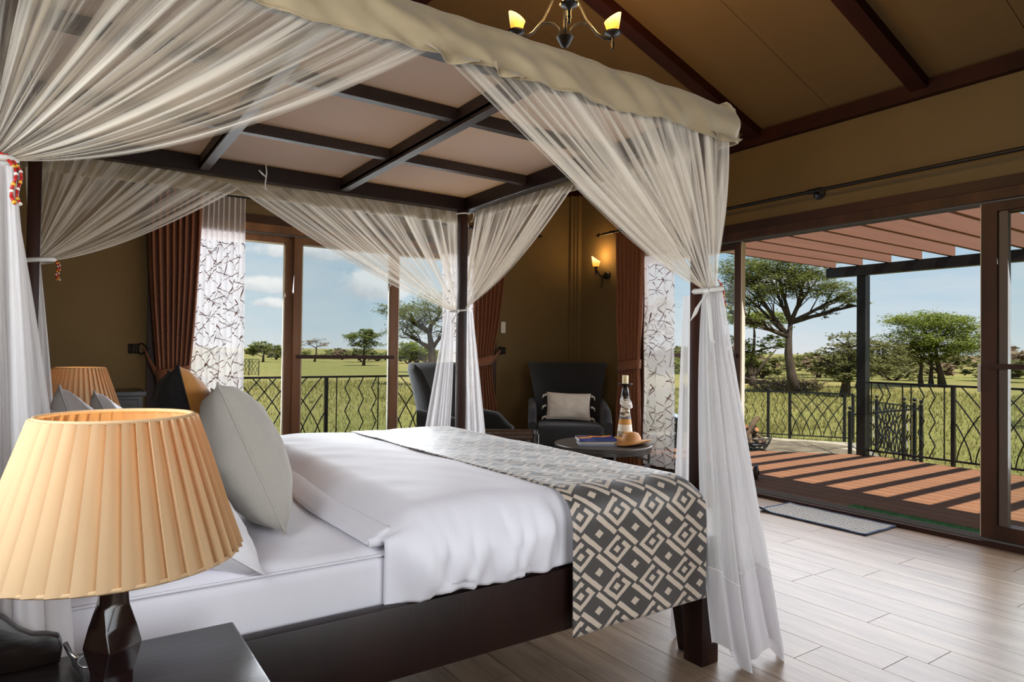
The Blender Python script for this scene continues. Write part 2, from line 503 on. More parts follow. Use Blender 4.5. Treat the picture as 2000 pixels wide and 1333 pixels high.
# ---------------------------------------------------------------- sliding sets in the two openings
def mapper(kind):
    if kind == 'back':
        return lambda a, bb, z: Vector((a, YW+bb, z))
    return lambda a, bb, z: Vector((XW+bb, a, z))
def mbox(mb, mp, a0, a1, b0, b1, z0, z1):
    p, q = mp(a0, b0, z0), mp(a1, b1, z1)
    return mb.box(min(p.x, q.x), max(p.x, q.x), min(p.y, q.y), max(p.y, q.y), z0, z1)
def leaf(root, mp, a0, a1, b0, st=0.068, zt=2.10, cream_bead=None, bar=None, screen=False):
    zb = 0.045
    f = mbox(MB(), mp, a0, a0+st, b0, b0+0.045, zb, zt)
    mbox(f, mp, a1-st, a1, b0, b0+0.045, zb, zt)
    mbox(f, mp, a0+st, a1-st, b0, b0+0.045, zb, zb+0.085)
    mbox(f, mp, a0+st, a1-st, b0, b0+0.045, zt-0.065, zt)
    lf = f.build('leaf_frame', M_FRAME if mp is mpb else M_FRAMED, root)
    mbox(MB(), mp, a0+st-0.005, a1-st+0.005, b0+0.019, b0+0.025, zb+0.08, zt-0.06).build('pane', M_GLASS, lf)
    bead = MB()
    for x0, x1 in ((a0+st, a0+st+0.012), (a1-st-0.012, a1-st)):
        mbox(bead, mp, x0, x1, b0+0.012, b0+0.034, zb+0.085, zt-0.065)
    mbox(bead, mp, a0+st, a1-st, b0+0.012, b0+0.034, zt-0.077, zt-0.065)
    bead.build('glazing_bead', M_GASKET_HILITE if cream_bead else M_TRIM, lf)
    if bar:
        mbox(MB(), mp, a0+0.03, a1-0.03, b0-0.016, b0-0.001, bar-0.016, bar+0.016).build('midrail', M_TRIM, lf)
    if screen:
        mbox(MB(), mp, a0+st, a1-st, b0-0.004, b0-0.002, zb+0.085, zt-0.065).build('insect_screen', M_SCREEN, lf)
    return lf
def surround(root, mp, a0, a1):
    t = mbox(MB(), mp, a0-0.08, a1+0.08, -0.022, 0.0, 2.165, 2.232)
    for x0, x1 in ((a0-0.08, a0), (a1, a1+0.08)):
        mbox(t, mp, x0, x1, -0.022, 0.0, 0.0, 2.165)
    t.build('casing', M_TRIM, root)
    h = mbox(MB(), mp, a0, a1, -0.015, 0.13, 2.10, 2.165)
    mbox(h, mp, a0, a0+0.035, -0.015, 0.13, 0.0, 2.10)
    mbox(h, mp, a1-0.035, a1, -0.015, 0.13, 0.0, 2.10)
    h.build('outer_frame', M_FRAME if mp is mpb else M_FRAMED, root)
    mbox(MB(), mp, a0+0.035, a1-0.035, -0.012, 0.13, 0.0, 0.028).build('threshold', M_TRIM, root)
    tr = MB()
    for bb in (0.022, 0.055, 0.088, 0.12):
        mbox(tr, mp, a0+0.035, a1-0.035, bb, bb+0.003, 0.028, 0.040)
        mbox(tr, mp, a0+0.035, a1-0.035, bb, bb+0.003, 2.090, 2.10)
    tr.build('track', M_ALU, root)
mpb, mpr = mapper('back'), mapper('right')
win = struct(bpy.data.objects.new('window_1', None)); COL.objects.link(win); win.location = (2.1, YW, 0)
surround(win, mpb, W0, W1)
leaf(win, mpb, W0+0.035, 1.632, 0.068, cream_bead=True)  # cream beads: highlights along the window stiles put into the colour
leaf(win, mpb, 1.622, 2.565, 0.024, st=0.066, bar=1.08, screen=True, cream_bead=True)
leaf(win, mpb, 2.53, W1-0.035, 0.068, cream_bead=True)
door = struct(bpy.data.objects.new('door_1', None)); COL.objects.link(door); door.location = (XW, 2.5, 0)
surround(door, mpr, D0, D1)
leaf(door, mpr, 3.53, D1-0.035, 0.068, st=0.062, cream_bead=True, bar=1.13)
rl = leaf(door, mpr, D0+0.035, 1.748, 0.024, st=0.085, bar=1.09)
mbox(MB(), mpr, 1.61, 1.655, 0.03, 0.075, 0.13, 2.03).build('inner_stile', pbr('stile_grey', srgb(86, 74, 64), 0.5), rl)
mbox(MB(), mpr, 1.748, 1.754, 0.03, 0.06, 0.05, 2.10).build('edge_strip', M_GASKET_HILITE, rl)
mbox(MB(), mpr, 3.515, 3.53, 0.07, 0.11, 0.05, 2.10).build('edge_strip', M_GASKET_HILITE, door)
mbox(MB(), mpr, 1.748, 1.766, 0.02, 0.05, 0.93, 1.10).build('pull_handle', pbr('pale_handle', srgb(190, 186, 176), 0.4), rl)
leaf(door, mpr, 0.75, 1.70, 0.076, st=0.062)
# unseen side window added to light the room, a plain sash
wf = struct(bpy.data.objects.new('added_window_2', None)); COL.objects.link(wf); wf.location = (XL, 0.72, SZ0)
b = MB().box(XL-0.10, XL-0.04, SY0, SY1, SZ1-0.05, SZ1).box(XL-0.10, XL-0.04, SY0, SY1, SZ0, SZ0+0.05)
for y in (SY0, 0.70, SY1-0.05):
    b.box(XL-0.10, XL-0.04, y, y+0.05, SZ0+0.05, SZ1-0.05)
b.build('outer_frame', M_FRAME, wf)
MB().box(XL-0.072, XL-0.066, SY0+0.05, SY1-0.05, SZ0+0.05, SZ1-0.05).build('pane', M_GLASS, wf)
# unseen glazed door added behind the camera to light the bed side
fd = struct(bpy.data.objects.new('added_door_2', None)); COL.objects.link(fd); fd.location = (1.2, YF, 0)
for x0_, x1_ in ((F0, 1.2), (1.2, F1)):
    b = MB().box(x0_, x0_+0.08, YF-0.09, YF-0.045, 0.0, FZ1).box(x1_-0.08, x1_, YF-0.09, YF-0.045, 0.0, FZ1).box(x0_+0.08, x1_-0.08, YF-0.09, YF-0.045, 0, 0.14).box(x0_+0.08, x1_-0.08, YF-0.09, YF-0.045, FZ1-0.09, FZ1)
    lf_ = b.build('leaf_frame', M_FRAME, fd)
    MB().box(x0_+0.075, x1_-0.075, YF-0.07, YF-0.064, 0.135, FZ1-0.085).build('pane', M_GLASS, lf_)
# ---------------------------------------------------------------- curtain rods with arrow finials
def arrow(mb, tip, d, s=1.0):
    d = Vector(d).normalized()
    tip = Vector(tip)
    up = Vector((0, 0, 1))
    side = d.cross(up).normalized()
    base = tip - d*0.11*s
    for w in (up, side):
        t = 0.004
        o = w.cross(d)*t
        pts = [tip, tip-d*0.055*s+w*0.022*s, tip-d*0.045*s, tip-d*0.045*s, tip-d*0.055*s-w*0.022*s]
        pts = [pts[0], pts[1], pts[2], pts[4]]
        mb.add([p+o for p in pts]+[p-o for p in pts], [(0, 1, 2, 3), (7, 6, 5, 4), (0, 4, 5, 1), (1, 5, 6, 2), (2, 6, 7, 3), (3, 7, 4, 0)])
    mb.tube([tip-d*0.05*s, tip-d*0.07*s, tip-d*0.09*s, base, base-d*0.02], [0.005, 0.012, 0.007, 0.013, 0.013], 8)
def rod(name, label, p0, p1, wallv, brackets, ends):
    p0, p1, wallv = Vector(p0), Vector(p1), Vector(wallv)
    root = thing(name, label, 'curtain rod', tuple((p0+p1)/2))
    MB().tube([p0, p1], 0.0135, 12).build('pole', M_BLACK, root, smooth=True, sharp=0.8)
    d = (p1-p0).normalized()
    for e in ends:
        f = MB()
        if e == 0:
            arrow(f, p0-d*0.11, -d)
        else:
            arrow(f, p1+d*0.11, d)
        f.build('finial', M_BLACK, root)
    for t in brackets:
        q = p0 + d*t
        k = MB()
        w = q + wallv*0.10
        rot = wallv.to_track_quat('Z', 'Y').to_matrix()
        pr = [(0.004, 0.0), (0.045, 0.0), (0.045, -0.008), (0.032, -0.012), (0.02, -0.018), (0.004, -0.02)]
        k.lathe([(r, z) for r, z in pr][::-1], 16, w, rot)
        for a in range(10):
            pp = w + rot @ Vector((math.cos(a*PI/5)*0.042, math.sin(a*PI/5)*0.042, -0.006))
            k.ball(pp, 0.008, 6, 4)
        k.tube([w, q], 0.009, 8)
        k.tube([q + d*0.03*math.cos(a) for a in (0.0,)]+[q - d*0.03], 0.019, 10)
        k.build('bracket', M_BLACK, root, smooth=True, sharp=0.7)
    return root
rod('curtain_rod', 'long dark iron curtain rod above the sliding door, ending in an arrow', (XW-0.10, 5.07, 2.352), (XW-0.10, -0.6, 2.352), (1, 0, 0), [0.14, 2.28, 4.4], [0])
rod('curtain_rod', 'dark iron curtain rod above the wide window, ending in an arrow', (0.36, YW-0.10, 2.345), (4.03, YW-0.10, 2.345), (0, 1, 0), [0.12, 1.85, 3.55], [0, 1])
# ---------------------------------------------------------------- curtains
M_DRAPE = pbr('brown_drape', srgb(112, 66, 42), 0.9, col2=srgb(142, 90, 61), nscale=120, bump=0.25, bscale=300, sheen=0.15, detail=2)
def twig_mat():
    m, nt, out = new_mat('twig_voile')
    tc = node(nt, 'ShaderNodeTexCoord')
    uv = tc.outputs['UV']
    sepu = node(nt, 'ShaderNodeSeparateXYZ', {0: uv})
    U, V = sepu.outputs[0], sepu.outputs[1]
    total = None
    for i, ang in enumerate((0.35, 0.8, 1.2, 1.95, 2.35, 2.8)):
        ca, sa = math.cos(ang), math.sin(ang)
        p = mth(nt, 'ADD', mth(nt, 'ADD', mth(nt, 'MULTIPLY', U, ca/0.20), mth(nt, 'MULTIPLY', V, sa/0.20)), i*3.7)
        q = mth(nt, 'ADD', mth(nt, 'ADD', mth(nt, 'MULTIPLY', U, -sa/0.12), mth(nt, 'MULTIPLY', V, ca/0.12)), i*1.9)
        row = mth(nt, 'FLOOR', q)
        wn = node(nt, 'ShaderNodeTexWhiteNoise', {'W': row}, noise_dimensions='1D')
        p2 = mth(nt, 'ADD', p, mth(nt, 'MULTIPLY', wn.outputs[0], 5.0))
        cell = mth(nt, 'FLOOR', p2)
        wn2 = node(nt, 'ShaderNodeTexWhiteNoise', {'Vector': node(nt, 'ShaderNodeCombineXYZ', {0: cell, 1: row, 2: float(i)}).outputs[0]}, noise_dimensions='3D')
        fp = mth(nt, 'FRACT', p2)
        fq = mth(nt, 'FRACT', q)
        tilt = mth(nt, 'MULTIPLY', mth(nt, 'SUBTRACT', wn2.outputs[0], 0.5), 0.9)
        cen = mth(nt, 'ADD', mth(nt, 'MULTIPLY', mth(nt, 'SUBTRACT', fp, 0.5), tilt), 0.5)
        dist = mth(nt, 'ABSOLUTE', mth(nt, 'SUBTRACT', fq, cen))
        line = mth(nt, 'LESS_THAN', dist, mth(nt, 'ADD', 0.011, mth(nt, 'MULTIPLY', fp, 0.017)))
        inside = mth(nt, 'MULTIPLY', mth(nt, 'GREATER_THAN', fp, 0.06), mth(nt, 'LESS_THAN', fp, 0.94))
        on = mth(nt, 'MULTIPLY', mth(nt, 'MULTIPLY', line, inside), mth(nt, 'GREATER_THAN', wn2.outputs[0], 0.42))
        total = on if total is None else mth(nt, 'MAXIMUM', total, on)
    below = mth(nt, 'LESS_THAN', V, 1.98)
    total = mth(nt, 'MULTIPLY', total, below)
    c = mixc(nt, total, (0.76, 0.73, 0.73), srgb(74, 42, 32))
    d = node(nt, 'ShaderNodeBsdfDiffuse', {0: c})
    t = node(nt, 'ShaderNodeBsdfTranslucent', {0: c})
    a = node(nt, 'ShaderNodeMixShader', {0: 0.20, 1: d.outputs[0], 2: t.outputs[0]})
    tr = node(nt, 'ShaderNodeBsdfTransparent')
    op = mth(nt, 'MAXIMUM', total, 0.74)
    mx = node(nt, 'ShaderNodeMixShader', {0: op, 1: tr.outputs[0], 2: a.outputs[0]})
    nt.links.new(mx.outputs[0], out.inputs[0])
    return m
M_TWIG = twig_mat()
def curtain(mb, mp, b0, top, tie, bot, zt, ztie, zb, nf, amp, seed, fullness=1.8, nu=110, nv=40):
    """pleated cloth; spans (a0, a1) at the top, at the tie (may be None) and at the bottom"""
    def span(z):
        if tie is None:
            t = (zt-z)/(zt-zb)
            return lerp(top[0], bot[0], t), lerp(top[1], bot[1], t)
        if z > ztie:
            t = ((zt-z)/(zt-ztie))
            t = t**1.8
            return lerp(top[0], tie[0], t), lerp(top[1], tie[1], t)
        t = sstep((ztie-z)/max(0.01, ztie-zb), 0, 0.8)
        return lerp(tie[0], bot[0], t), lerp(tie[1], bot[1], t)
    def fn(u, v):
        z = lerp(zt, zb, v)
        a0, a1 = span(z)
        am = amp
        if tie is not None:
            am = amp*(0.55 + 0.45*min(1, abs(z-ztie)/0.4))
        ph = 2*PI*nf*u + 1.3*nz(u*3, seed, 0.2) + 0.5*nz(u*5, z*1.5, seed)
        a = lerp(a0, a1, u) + (0.25 if tie is not None else 0.08)*(a1-a0)/nf*math.sin(2*ph+0.6)
        bb = b0 + am*math.sin(ph) + 0.012*nz(u*6, z*2.0, seed+3)
        return mp(a, bb, z)
    w = abs(top[1]-top[0])*fullness
    mb.grid(fn, nu, nv, lambda u, v: (u*w + seed*1.37, lerp(zt, zb, v)))
    return mb
def wrap_band(mb, mp, b0, a0, a1, z, h, am):
    n = 24
    secs = []
    for k in range(n+1):
        t = 2*PI*k/n
        a = (a0+a1)/2 + (a1-a0)/2*1.05*math.cos(t)
        bb = b0 + am*math.sin(t)
        zz = z + 0.02*math.cos(t)
        secs.append([mp(a, bb, zz-h/2), mp(a, bb, zz+h/2)])
    mb.loft(secs, caps=False, closed=False)
def hook(name, label, base, wallv, along):
    base, wallv, along = Vector(base), Vector(wallv), Vector(along)
    root = thing(name, label, 'hook', tuple(base))
    k = MB()
    up = Vector((0, 0, 1))
    for i in range(5):
        z = (i-2)*0.016
        k.tube([base-along*0.03+up*z-wallv*0.006, base+along*0.03+up*z-wallv*0.006], 0.005, 6)
    for sx in (-1, -0.33, 0.33, 1):
        k.tube([base+along*0.03*sx-up*0.034-wallv*0.006, base+along*0.03*sx+up*0.034-wallv*0.006], 0.0055, 6)
    k.build('plate', M_BLACK, root, smooth=True)
    h = MB()
    for sz in (-1, 1):
        h.tube([base+along*0.03+up*0.03*sz-wallv*0.01, base+along*0.05+up*0.04*sz-wallv*0.03, base+along*0.075+up*0.02*sz-wallv*0.045, base+along*0.09-wallv*0.05], 0.006, 6)
    h.build('prong', M_BLACK, root, smooth=True)
    return root
def drape(label, mp, b0, top, tie, bot, ztie, nf, seed, hookpt=None, zb=0.03):
    root = thing('drape', label, 'curtain', tuple(mp((top[0]+top[1])/2, b0, zb)), group=None)
    curtain(MB(), mp, b0, top, tie, bot, 2.335, ztie, zb, nf, 0.036, seed).build('cloth_panel', M_DRAPE, root, smooth=True, solid=0.005)
    tb = MB()
    wrap_band(tb, mp, b0, tie[0], tie[1], ztie, 0.085, 0.058)
    if hookpt:
        e = mp((tie[0]+tie[1])/2, b0, ztie)
        side = tie[0] if hookpt[0] < tie[0] else tie[1]
        secs = []
        for k in range(9):
            t = k/8
            a = lerp(side, hookpt[0], t)
            bb = lerp(b0, -0.05, t)
            z = lerp(ztie, hookpt[1], t**1.3)
            h = lerp(0.08, 0.02, t)
            secs.append([mp(a, bb, z-h/2), mp(a, bb, z+h/2)])
        tb.loft(secs, caps=False, closed=False)
    tb.build('tieback', M_DRAPE, root, smooth=True, solid=0.006)
    return root
def sheer(label, mp, b0, top, bot, seed, zb, nf, am=0.017, full=1.5):
    root = thing('sheer_curtain', label, 'curtain', tuple(mp((top[0]+top[1])/2, b0, zb)))
    curtain(MB(), mp, b0, top, None, bot, 2.335, 0, zb, nf, am, seed, full, 120, 30).build('voile_panel', M_TWIG, root, smooth=True)
    return root
drape('brown woven drape tied back to the ornate iron hook beside the wide window', mpb, -0.10, (0.52, 0.88), (0.60, 0.815), (0.56, 0.84), 0.955, 8, 1.0, (0.52, 1.13))
sheer('white voile curtain printed with brown twigs, hanging beside the drape near the bedside lamp', mpb, -0.085, (0.86, 1.20), (0.80, 1.215), 2.0, 0.05, 9)
drape('brown woven drape tied back between the two dark armchairs', mpb, -0.10, (3.31, 3.68), (3.335, 3.52), (3.32, 3.62), 1.05, 7, 3.0, (3.66, 1.15))
sheer('white twig-print voile curtain behind the tied net, beside the armchair without a cushion', mpb, -0.085, (2.97, 3.36), (2.98, 3.36), 4.0, 0.05, 9)
drape('brown woven drape tied back under the wall sconce, beside the sliding door', mpr, -0.10, (4.865, 4.48), (4.815, 4.535), (4.85, 4.50), 1.02, 7, 5.0)
sheer('white twig-print voile curtain hanging beside the figurine candle holder at the door', mpr, -0.085, (4.50, 4.13), (4.49, 4.11), 6.0, 0.10, 3.5, 0.014, 1.12)
hook('curtain_hook', 'ornate black iron curtain hook on the wall above the black chest', (0.455, YW, 1.135), (0, 1, 0), (1, 0, 0))
hook('curtain_hook', 'small black iron curtain hook on the wall between the armchairs', (3.715, YW, 1.152), (0, 1, 0), (-1, 0, 0))
sw = thing('light_switch', 'small white switch plate on the wall beside the tied brown drape', 'switch', (3.718, YW, 1.388))
MB().box(3.690, 3.746, YW-0.012, YW, 1.33, 1.445).build('plate', pbr('white_plastic', srgb(225, 222, 214), 0.4), sw, bevel=(0.004, 2))
MB().box(3.705, 3.731, YW-0.018, YW-0.012, 1.365, 1.41).build('rocker', MATS['white_plastic'], sw)
# ================================================================ FOUR-POSTER BED
BX0, BX1, BY0, BY1 = -0.12, 2.003, 1.66, 3.44      # post centres
bed = thing('four_poster_bed', 'dark wooden four-poster bed with a slatted canopy frame', 'bed', ((BX0+BX1)/2, (BY0+BY1)/2, 0))
for x in (BX0, BX1):
    for y in (BY0, BY1):
        # square foot below the rails, slimmer post above
        px = x-0.023 if x > 1 else x+0.023
        MB().box(x-0.046, x+0.046, y-0.044, y+0.044, 0, 0.47).build('foot', M_BEDPOST, bed, bevel=(0.004, 2))
        MB().box(px-0.024, px+0.024, y-0.024, y+0.024, 0.47, 1.98).build('post', M_BEDPOST, bed, bevel=(0.003, 2))
for y in (BY0, BY1):
    MB().box(BX0+0.046, BX1-0.046, y-0.022, y+0.022, 0.27, 0.463).build('side_rail', M_BEDWOOD, bed, bevel=(0.004, 2))
    MB().box(BX0-0.046, BX1+0.046, y-0.03, y+0.03, 1.98, 2.058).build('canopy_beam', M_BEDWOOD, bed, bevel=(0.003, 1))
for x in (BX0, BX1):
    MB().box(x-0.03, x+0.03, BY0+0.03, BY1-0.03, 1.98, 2.058).build('canopy_beam', M_BEDWOOD, bed, bevel=(0.003, 1))
MB().box(BX1-0.022, BX1+0.022, BY0+0.044, BY1-0.044, 0.27, 0.463).build('foot_rail', M_BEDWOOD, bed, bevel=(0.004, 2))
for y in (2.18, 2.80):
    MB().box(BX0+0.03, BX1-0.03, y-0.018, y+0.018, 2.012, 2.058).build('canopy_slat', M_SLAT, bed)
for x in (0.55, 1.235):
    MB().box(x-0.02, x+0.02, BY0+0.03, BY1-0.03, 1.988, 2.012).build('canopy_slat', M_SLAT, bed)
    MB().box(x-0.02, x+0.02, BY0+0.03, BY1-0.03, 2.0, 2.056).build('canopy_slat', M_SLAT, bed)
# middle support leg just inside the near foot post, and bed base
MB().prism([(1.955, 0.27), (2.03, 0.27), (2.05, 0.0), (2.01, 0.0)], 1.735, 1.775, 'y').build('support_leg', M_BEDWOOD, bed)
MB().box(BX0+0.05, BX1-0.03, BY0+0.03, BY1-0.03, 0.33, 0.36).build('bed_base', M_SLAT, bed)
hb = MB().prism([(BY0+0.044, 0.3), (BY1-0.044, 0.3), (BY1-0.044, 0.80), (BY1-0.25, 0.86), (BY0+0.25, 0.86), (BY0+0.044, 0.80)], BX0-0.02, BX0+0.02, 'x')
hb.build('headboard', M_BEDWOOD, bed, bevel=(0.004, 2))
# ---------------------------------------------------------------- mattress with fitted sheet
M_SHEET = pbr('white_sheet', (0.79, 0.77, 0.83), 0.75, col2=(0.83, 0.81, 0.87), nscale=5, bump=0.10, bscale=25, sheen=0.1)
M_DUVET = pbr('white_duvet', (0.81, 0.79, 0.85), 0.62, col2=(0.84, 0.82, 0.88), nscale=4, bump=0.06, bscale=18, sheen=0.2)
MX0, MX1, MY0, MY1, MZ = -0.07, 1.90, 1.69, 3.41, 0.612
mat_ = thing('mattress', 'thick mattress in a white fitted sheet on the dark bed', 'mattress', ((MX0+MX1)/2, 2.55, 0.36))
def msec(z, ins):
    return [Vector((p[0]+(MX0+MX1)/2, p[1]+(MY0+MY1)/2, z)) for p in rrect(MX1-MX0-2*ins, MY1-MY0-2*ins, 0.07, 5)]
b = MB()
secs = []
for k in range(7):
    a = PI/2*k/6
    secs.append(msec(0.362+0.05*(1-math.cos(a)) if k else 0.362, 0.05*(1-math.sin(a))))
for k in range(7):
    a = PI/2*k/6
    secs.append(msec(MZ-0.055+0.055*math.sin(a), 0.055*(1-math.cos(a))))
b.loft(secs)
b.build('fitted_sheet', M_SHEET, mat_, smooth=True)
pipe = MB()
pts = [p + Vector((0, 0, 0)) for p in msec(MZ-0.022, 0.004)]
pipe.tube(pts+[pts[0]], 0.004, 6)
pipe.build('piping', M_SHEET, mat_, smooth=True)
# ---------------------------------------------------------------- duvet and runner: draped along a cross-section
def section(zt, out, zlow_near, zlow_far, r=0.09, n=(10, 8, 60, 8, 10)):
    """(y, z, side) points over the bed from the near hem to the far hem"""
    y0, y1 = MY0-out, MY1+out
    P = []
    for k in range(n[0]):
        P.append((y0, lerp(zlow_near, zt-r, k/n[0]), 1.0))
    for k in range(n[1]):
        a = PI/2*k/n[1]
        P.append((y0+r*(1-math.cos(a)), zt-r+r*math.sin(a), 1-k/n[1]))
    for k in range(n[2]):
        P.append((lerp(y0+r, y1-r, k/n[2]), zt, 0.0))
    for k in range(n[3]):
        a = PI/2*k/n[3]
        P.append((y1-r+r*math.sin(a), zt-r+r*math.cos(a), k/n[3]))
    for k in range(n[4]+1):
        P.append((y1, lerp(zt-r, zlow_far, k/n[4]), 1.0))
    L = [0.0]
    for p, q in zip(P[:-1], P[1:]):
        L.append(L[-1]+math.hypot(q[0]-p[0], q[1]-p[1]))
    return P, L
def drape_grid(P, L, xs, zfun, bump):
    vs, uv = [], []
    for x in xs:
        for (y, z, sd), l in zip(P, L):
            dx, dy, dz = bump(x, y, z, sd)
            vs.append((x+dx, y+dy, zfun(x, y, z, sd)+dz))
            uv.append((x, l))
    n = len(P)
    fs = [(i*n+j, (i+1)*n+j, (i+1)*n+j+1, i*n+j+1) for i in range(len(xs)-1) for j in range(n-1)]
    m = MB()
    m.add(vs, fs, uv)
    return m
DX0 = 0.735
P, L = section(0.700, 0.058, 0.475, 0.475, 0.11, (14, 10, 64, 10, 10))
xs = [lerp(DX0, 1.45, k/60) for k in range(61)]
def dz_fun(x, y, z, sd):
    h = sstep((x-DX0)/0.13, -0.25, 1)
    top = lerp(MZ+0.012, z, h) if z > MZ else lerp(0.475, z, 1)
    puff = 0.018*math.sin(min(1, (x-DX0)/0.6)*PI)*(1-sd)
    return (top if sd < 0.6 else z - (1-h)*0.02) + puff
def d_bump(x, y, z, sd):
    s = -1 if y < 2.5 else 1
    fold = 0.014*nz(x*11+z*6, z*2.2, 1.7) + 0.012*nz(x*24-z*7, z*3, 5.1) + 0.006*nz(x*48+z*9, z*5, 3.1)
    bulge = 0.022*math.sin(max(0, min(1, (z-0.475)/0.2))*PI)
    h = sstep((x-DX0)/0.10, 0, 1)
    k = 1-sstep(x, 1.22, 1.335)
    dy = s*sd*((fold*2.1 + bulge)*k - 0.02*(1-k))*h + s*sd*(1-h)*(-0.045)
    d = (1-sd)*(0.007*nz(x*2.2+y*0.6, y*1.1, 3.3) + 0.005*nz(x*5-y*2.2, y*2.5, 8.2) + 0.003*nz(x*9+y*5, y*7, 2.2))
    hem = 0.010*nz(x*9, 4.4, y)*sd*(1 if z < 0.5 else 0)*k
    edge = (0.05*(nz(y*1.6, 2.2, 7.7)) if x < DX0+0.15 else 0)*(1-(x-DX0)/0.15)*(1-sd)
    return edge, dy, d*h + hem
duv = thing('duvet', 'puffy white duvet folded back across the bed', 'duvet', (1.05, 2.55, 0.5))
drape_grid(P, L, xs, dz_fun, d_bump).build('cover', M_DUVET, duv, smooth=True, solid=0.012)
# turned-back underside: a lower lip in front of the fold
xs2 = [DX0-0.035+0.012*k for k in range(7)]
P2, L2 = section(0.645, -0.010, 0.615, 0.625, 0.018, (1, 5, 60, 5, 1))
def lz(x, y, z, sd):
    k = (x-xs2[0])/(xs2[-1]-xs2[0])
    return lerp(MZ+0.008, z+0.012, math.sin(k*PI/2)) if sd < 0.5 else z
drape_grid(P2, L2, xs2, lz, lambda x, y, z, sd: (0.045*nz(y*1.6, 2.2, 7.7)*(1-sd), 0, 0)).build('turned_back_edge', M_SHEET, duv, smooth=True, solid=0.008)
# runner with the woven diamond pattern
def runner_mat():
    m, nt, out = new_mat('diamond_weave')
    tc = node(nt, 'ShaderNodeTexCoord')
    nn = node(nt, 'ShaderNodeTexNoise', {'Vector': tc.outputs['UV'], 'Scale': 30.0, 'Detail': 2.0})
    wob = mth(nt, 'MULTIPLY', mth(nt, 'SUBTRACT', nn.outputs[0], 0.5), 0.05)
    sp = node(nt, 'ShaderNodeSeparateXYZ', {0: tc.outputs['UV']})
    a = mth(nt, 'DIVIDE', sp.outputs[0], 0.160)
    bb = mth(nt, 'DIVIDE', sp.outputs[1], 0.122)
    p = mth(nt, 'ADD', mth(nt, 'ADD', a, bb), wob)
    q = mth(nt, 'ADD', mth(nt, 'SUBTRACT', a, bb), wob)
    par = mth(nt, 'MODULO', mth(nt, 'ABSOLUTE', mth(nt, 'ADD', mth(nt, 'FLOOR', p), mth(nt, 'MULTIPLY', mth(nt, 'FLOOR', q), 1.0))), 2.0)
    fp = mth(nt, 'SUBTRACT', mth(nt, 'FRACT', p), 0.5)
    fq = mth(nt, 'SUBTRACT', mth(nt, 'FRACT', q), 0.5)
    ap, aq = mth(nt, 'ABSOLUTE', fp), mth(nt, 'ABSOLUTE', fq)
    r = mth(nt, 'MULTIPLY', mth(nt, 'MAXIMUM', ap, aq), 2.0)
    # nested squares: light core, dark ring, light ring (open on one side), dark ring
    core = mth(nt, 'LESS_THAN', r, 0.22)
    ring = mth(nt, 'MULTIPLY', mth(nt, 'GREATER_THAN', r, 0.48), mth(nt, 'LESS_THAN', r, 0.78))
    brk = mth(nt, 'MULTIPLY', mth(nt, 'GREATER_THAN', fp, 0.0), mth(nt, 'LESS_THAN', mth(nt, 'ABSOLUTE', mth(nt, 'SUBTRACT', fq, -0.10)), 0.09))
    ring = mth(nt, 'MULTIPLY', ring, mth(nt, 'SUBTRACT', 1.0, brk))
    small = mth(nt, 'LESS_THAN', r, 0.24)
    # in every second cell a plain light channel along one diagonal replaces the ring
    chan = mth(nt, 'GREATER_THAN', ap, 0.31)
    ring2 = mth(nt, 'MAXIMUM', mth(nt, 'MULTIPLY', chan, mth(nt, 'LESS_THAN', ap, 0.485)), 0.0)
    big = mth(nt, 'MAXIMUM', core, ring)
    lit2 = mth(nt, 'MAXIMUM', small, ring2)
    light = mth(nt, 'ADD', mth(nt, 'MULTIPLY', big, mth(nt, 'SUBTRACT', 1.0, par)), mth(nt, 'MULTIPLY', lit2, par))
    th = node(nt, 'ShaderNodeMapping', {'Vector': tc.outputs['UV'], 'Scale': (700, 60, 1)})
    tn = node(nt, 'ShaderNodeTexNoise', {'Vector': th.outputs[0], 'Scale': 1.0, 'Detail': 1.0})
    c = mixc(nt, light, srgb(64, 60, 58), srgb(206, 190, 172))
    c = mixc(nt, mth(nt, 'MULTIPLY', tn.outputs[0], 0.35), c, mixc(nt, light, srgb(80, 76, 74), srgb(180, 158, 138)))
    b_ = node(nt, 'ShaderNodeBsdfPrincipled', {'Base Color': c, 'Roughness': 0.42, 'Specular IOR Level': 0.7, 'Sheen Weight': 0.5, 'Sheen Roughness': 0.35})
    bp = node(nt, 'ShaderNodeBump', {'Strength': 0.25, 'Distance': 0.003, 'Height': mth(nt, 'ADD', light, tn.outputs[0])})
    nt.links.new(bp.outputs[0], b_.inputs['Normal'])
    nt.links.new(b_.outputs[0], out.inputs[0])
    return m
M_RUN = runner_mat()
P3, L3 = section(0.700, 0.088, 0.262, 0.262, 0.10, (26, 10, 64, 10, 20))
RX0, RX1 = 1.33, 1.955
xs3 = [lerp(RX0, 1.85, k/40) for k in range(41)] + [1.85+0.105*math.sin(PI/2*k/8) for k in range(1, 9)]
def r_z(x, y, z, sd):
    e = max(0, (x-1.85)/0.105)
    drop = 0.10*(1-math.sqrt(max(0, 1-min(1, e)**2)))
    lift = 0.010*(1-sd)
    return z + lift - drop*(1-sd)
def r_bump(x, y, z, sd):
    s = -1 if y < 2.5 else 1
    low = max(0, (0.5-z)/0.24) if sd > 0.9 else 0
    dy = s*sd*(0.006*nz(x*6, z*3, 9.1) + 0.010*low*nz(x*5, 1.1, 2.0))
    d = (1-sd)*(0.004*nz(x*7+y*3, y*2, 6.6) + 0.003*nz(x*16, y*6, 1.2))
    sk = -0.045*(y-1.6)/1.9*(1-min(1, max(0, (x-RX0)/0.5)))*(1 if y > 1.6 else 0)
    return sk, dy, d
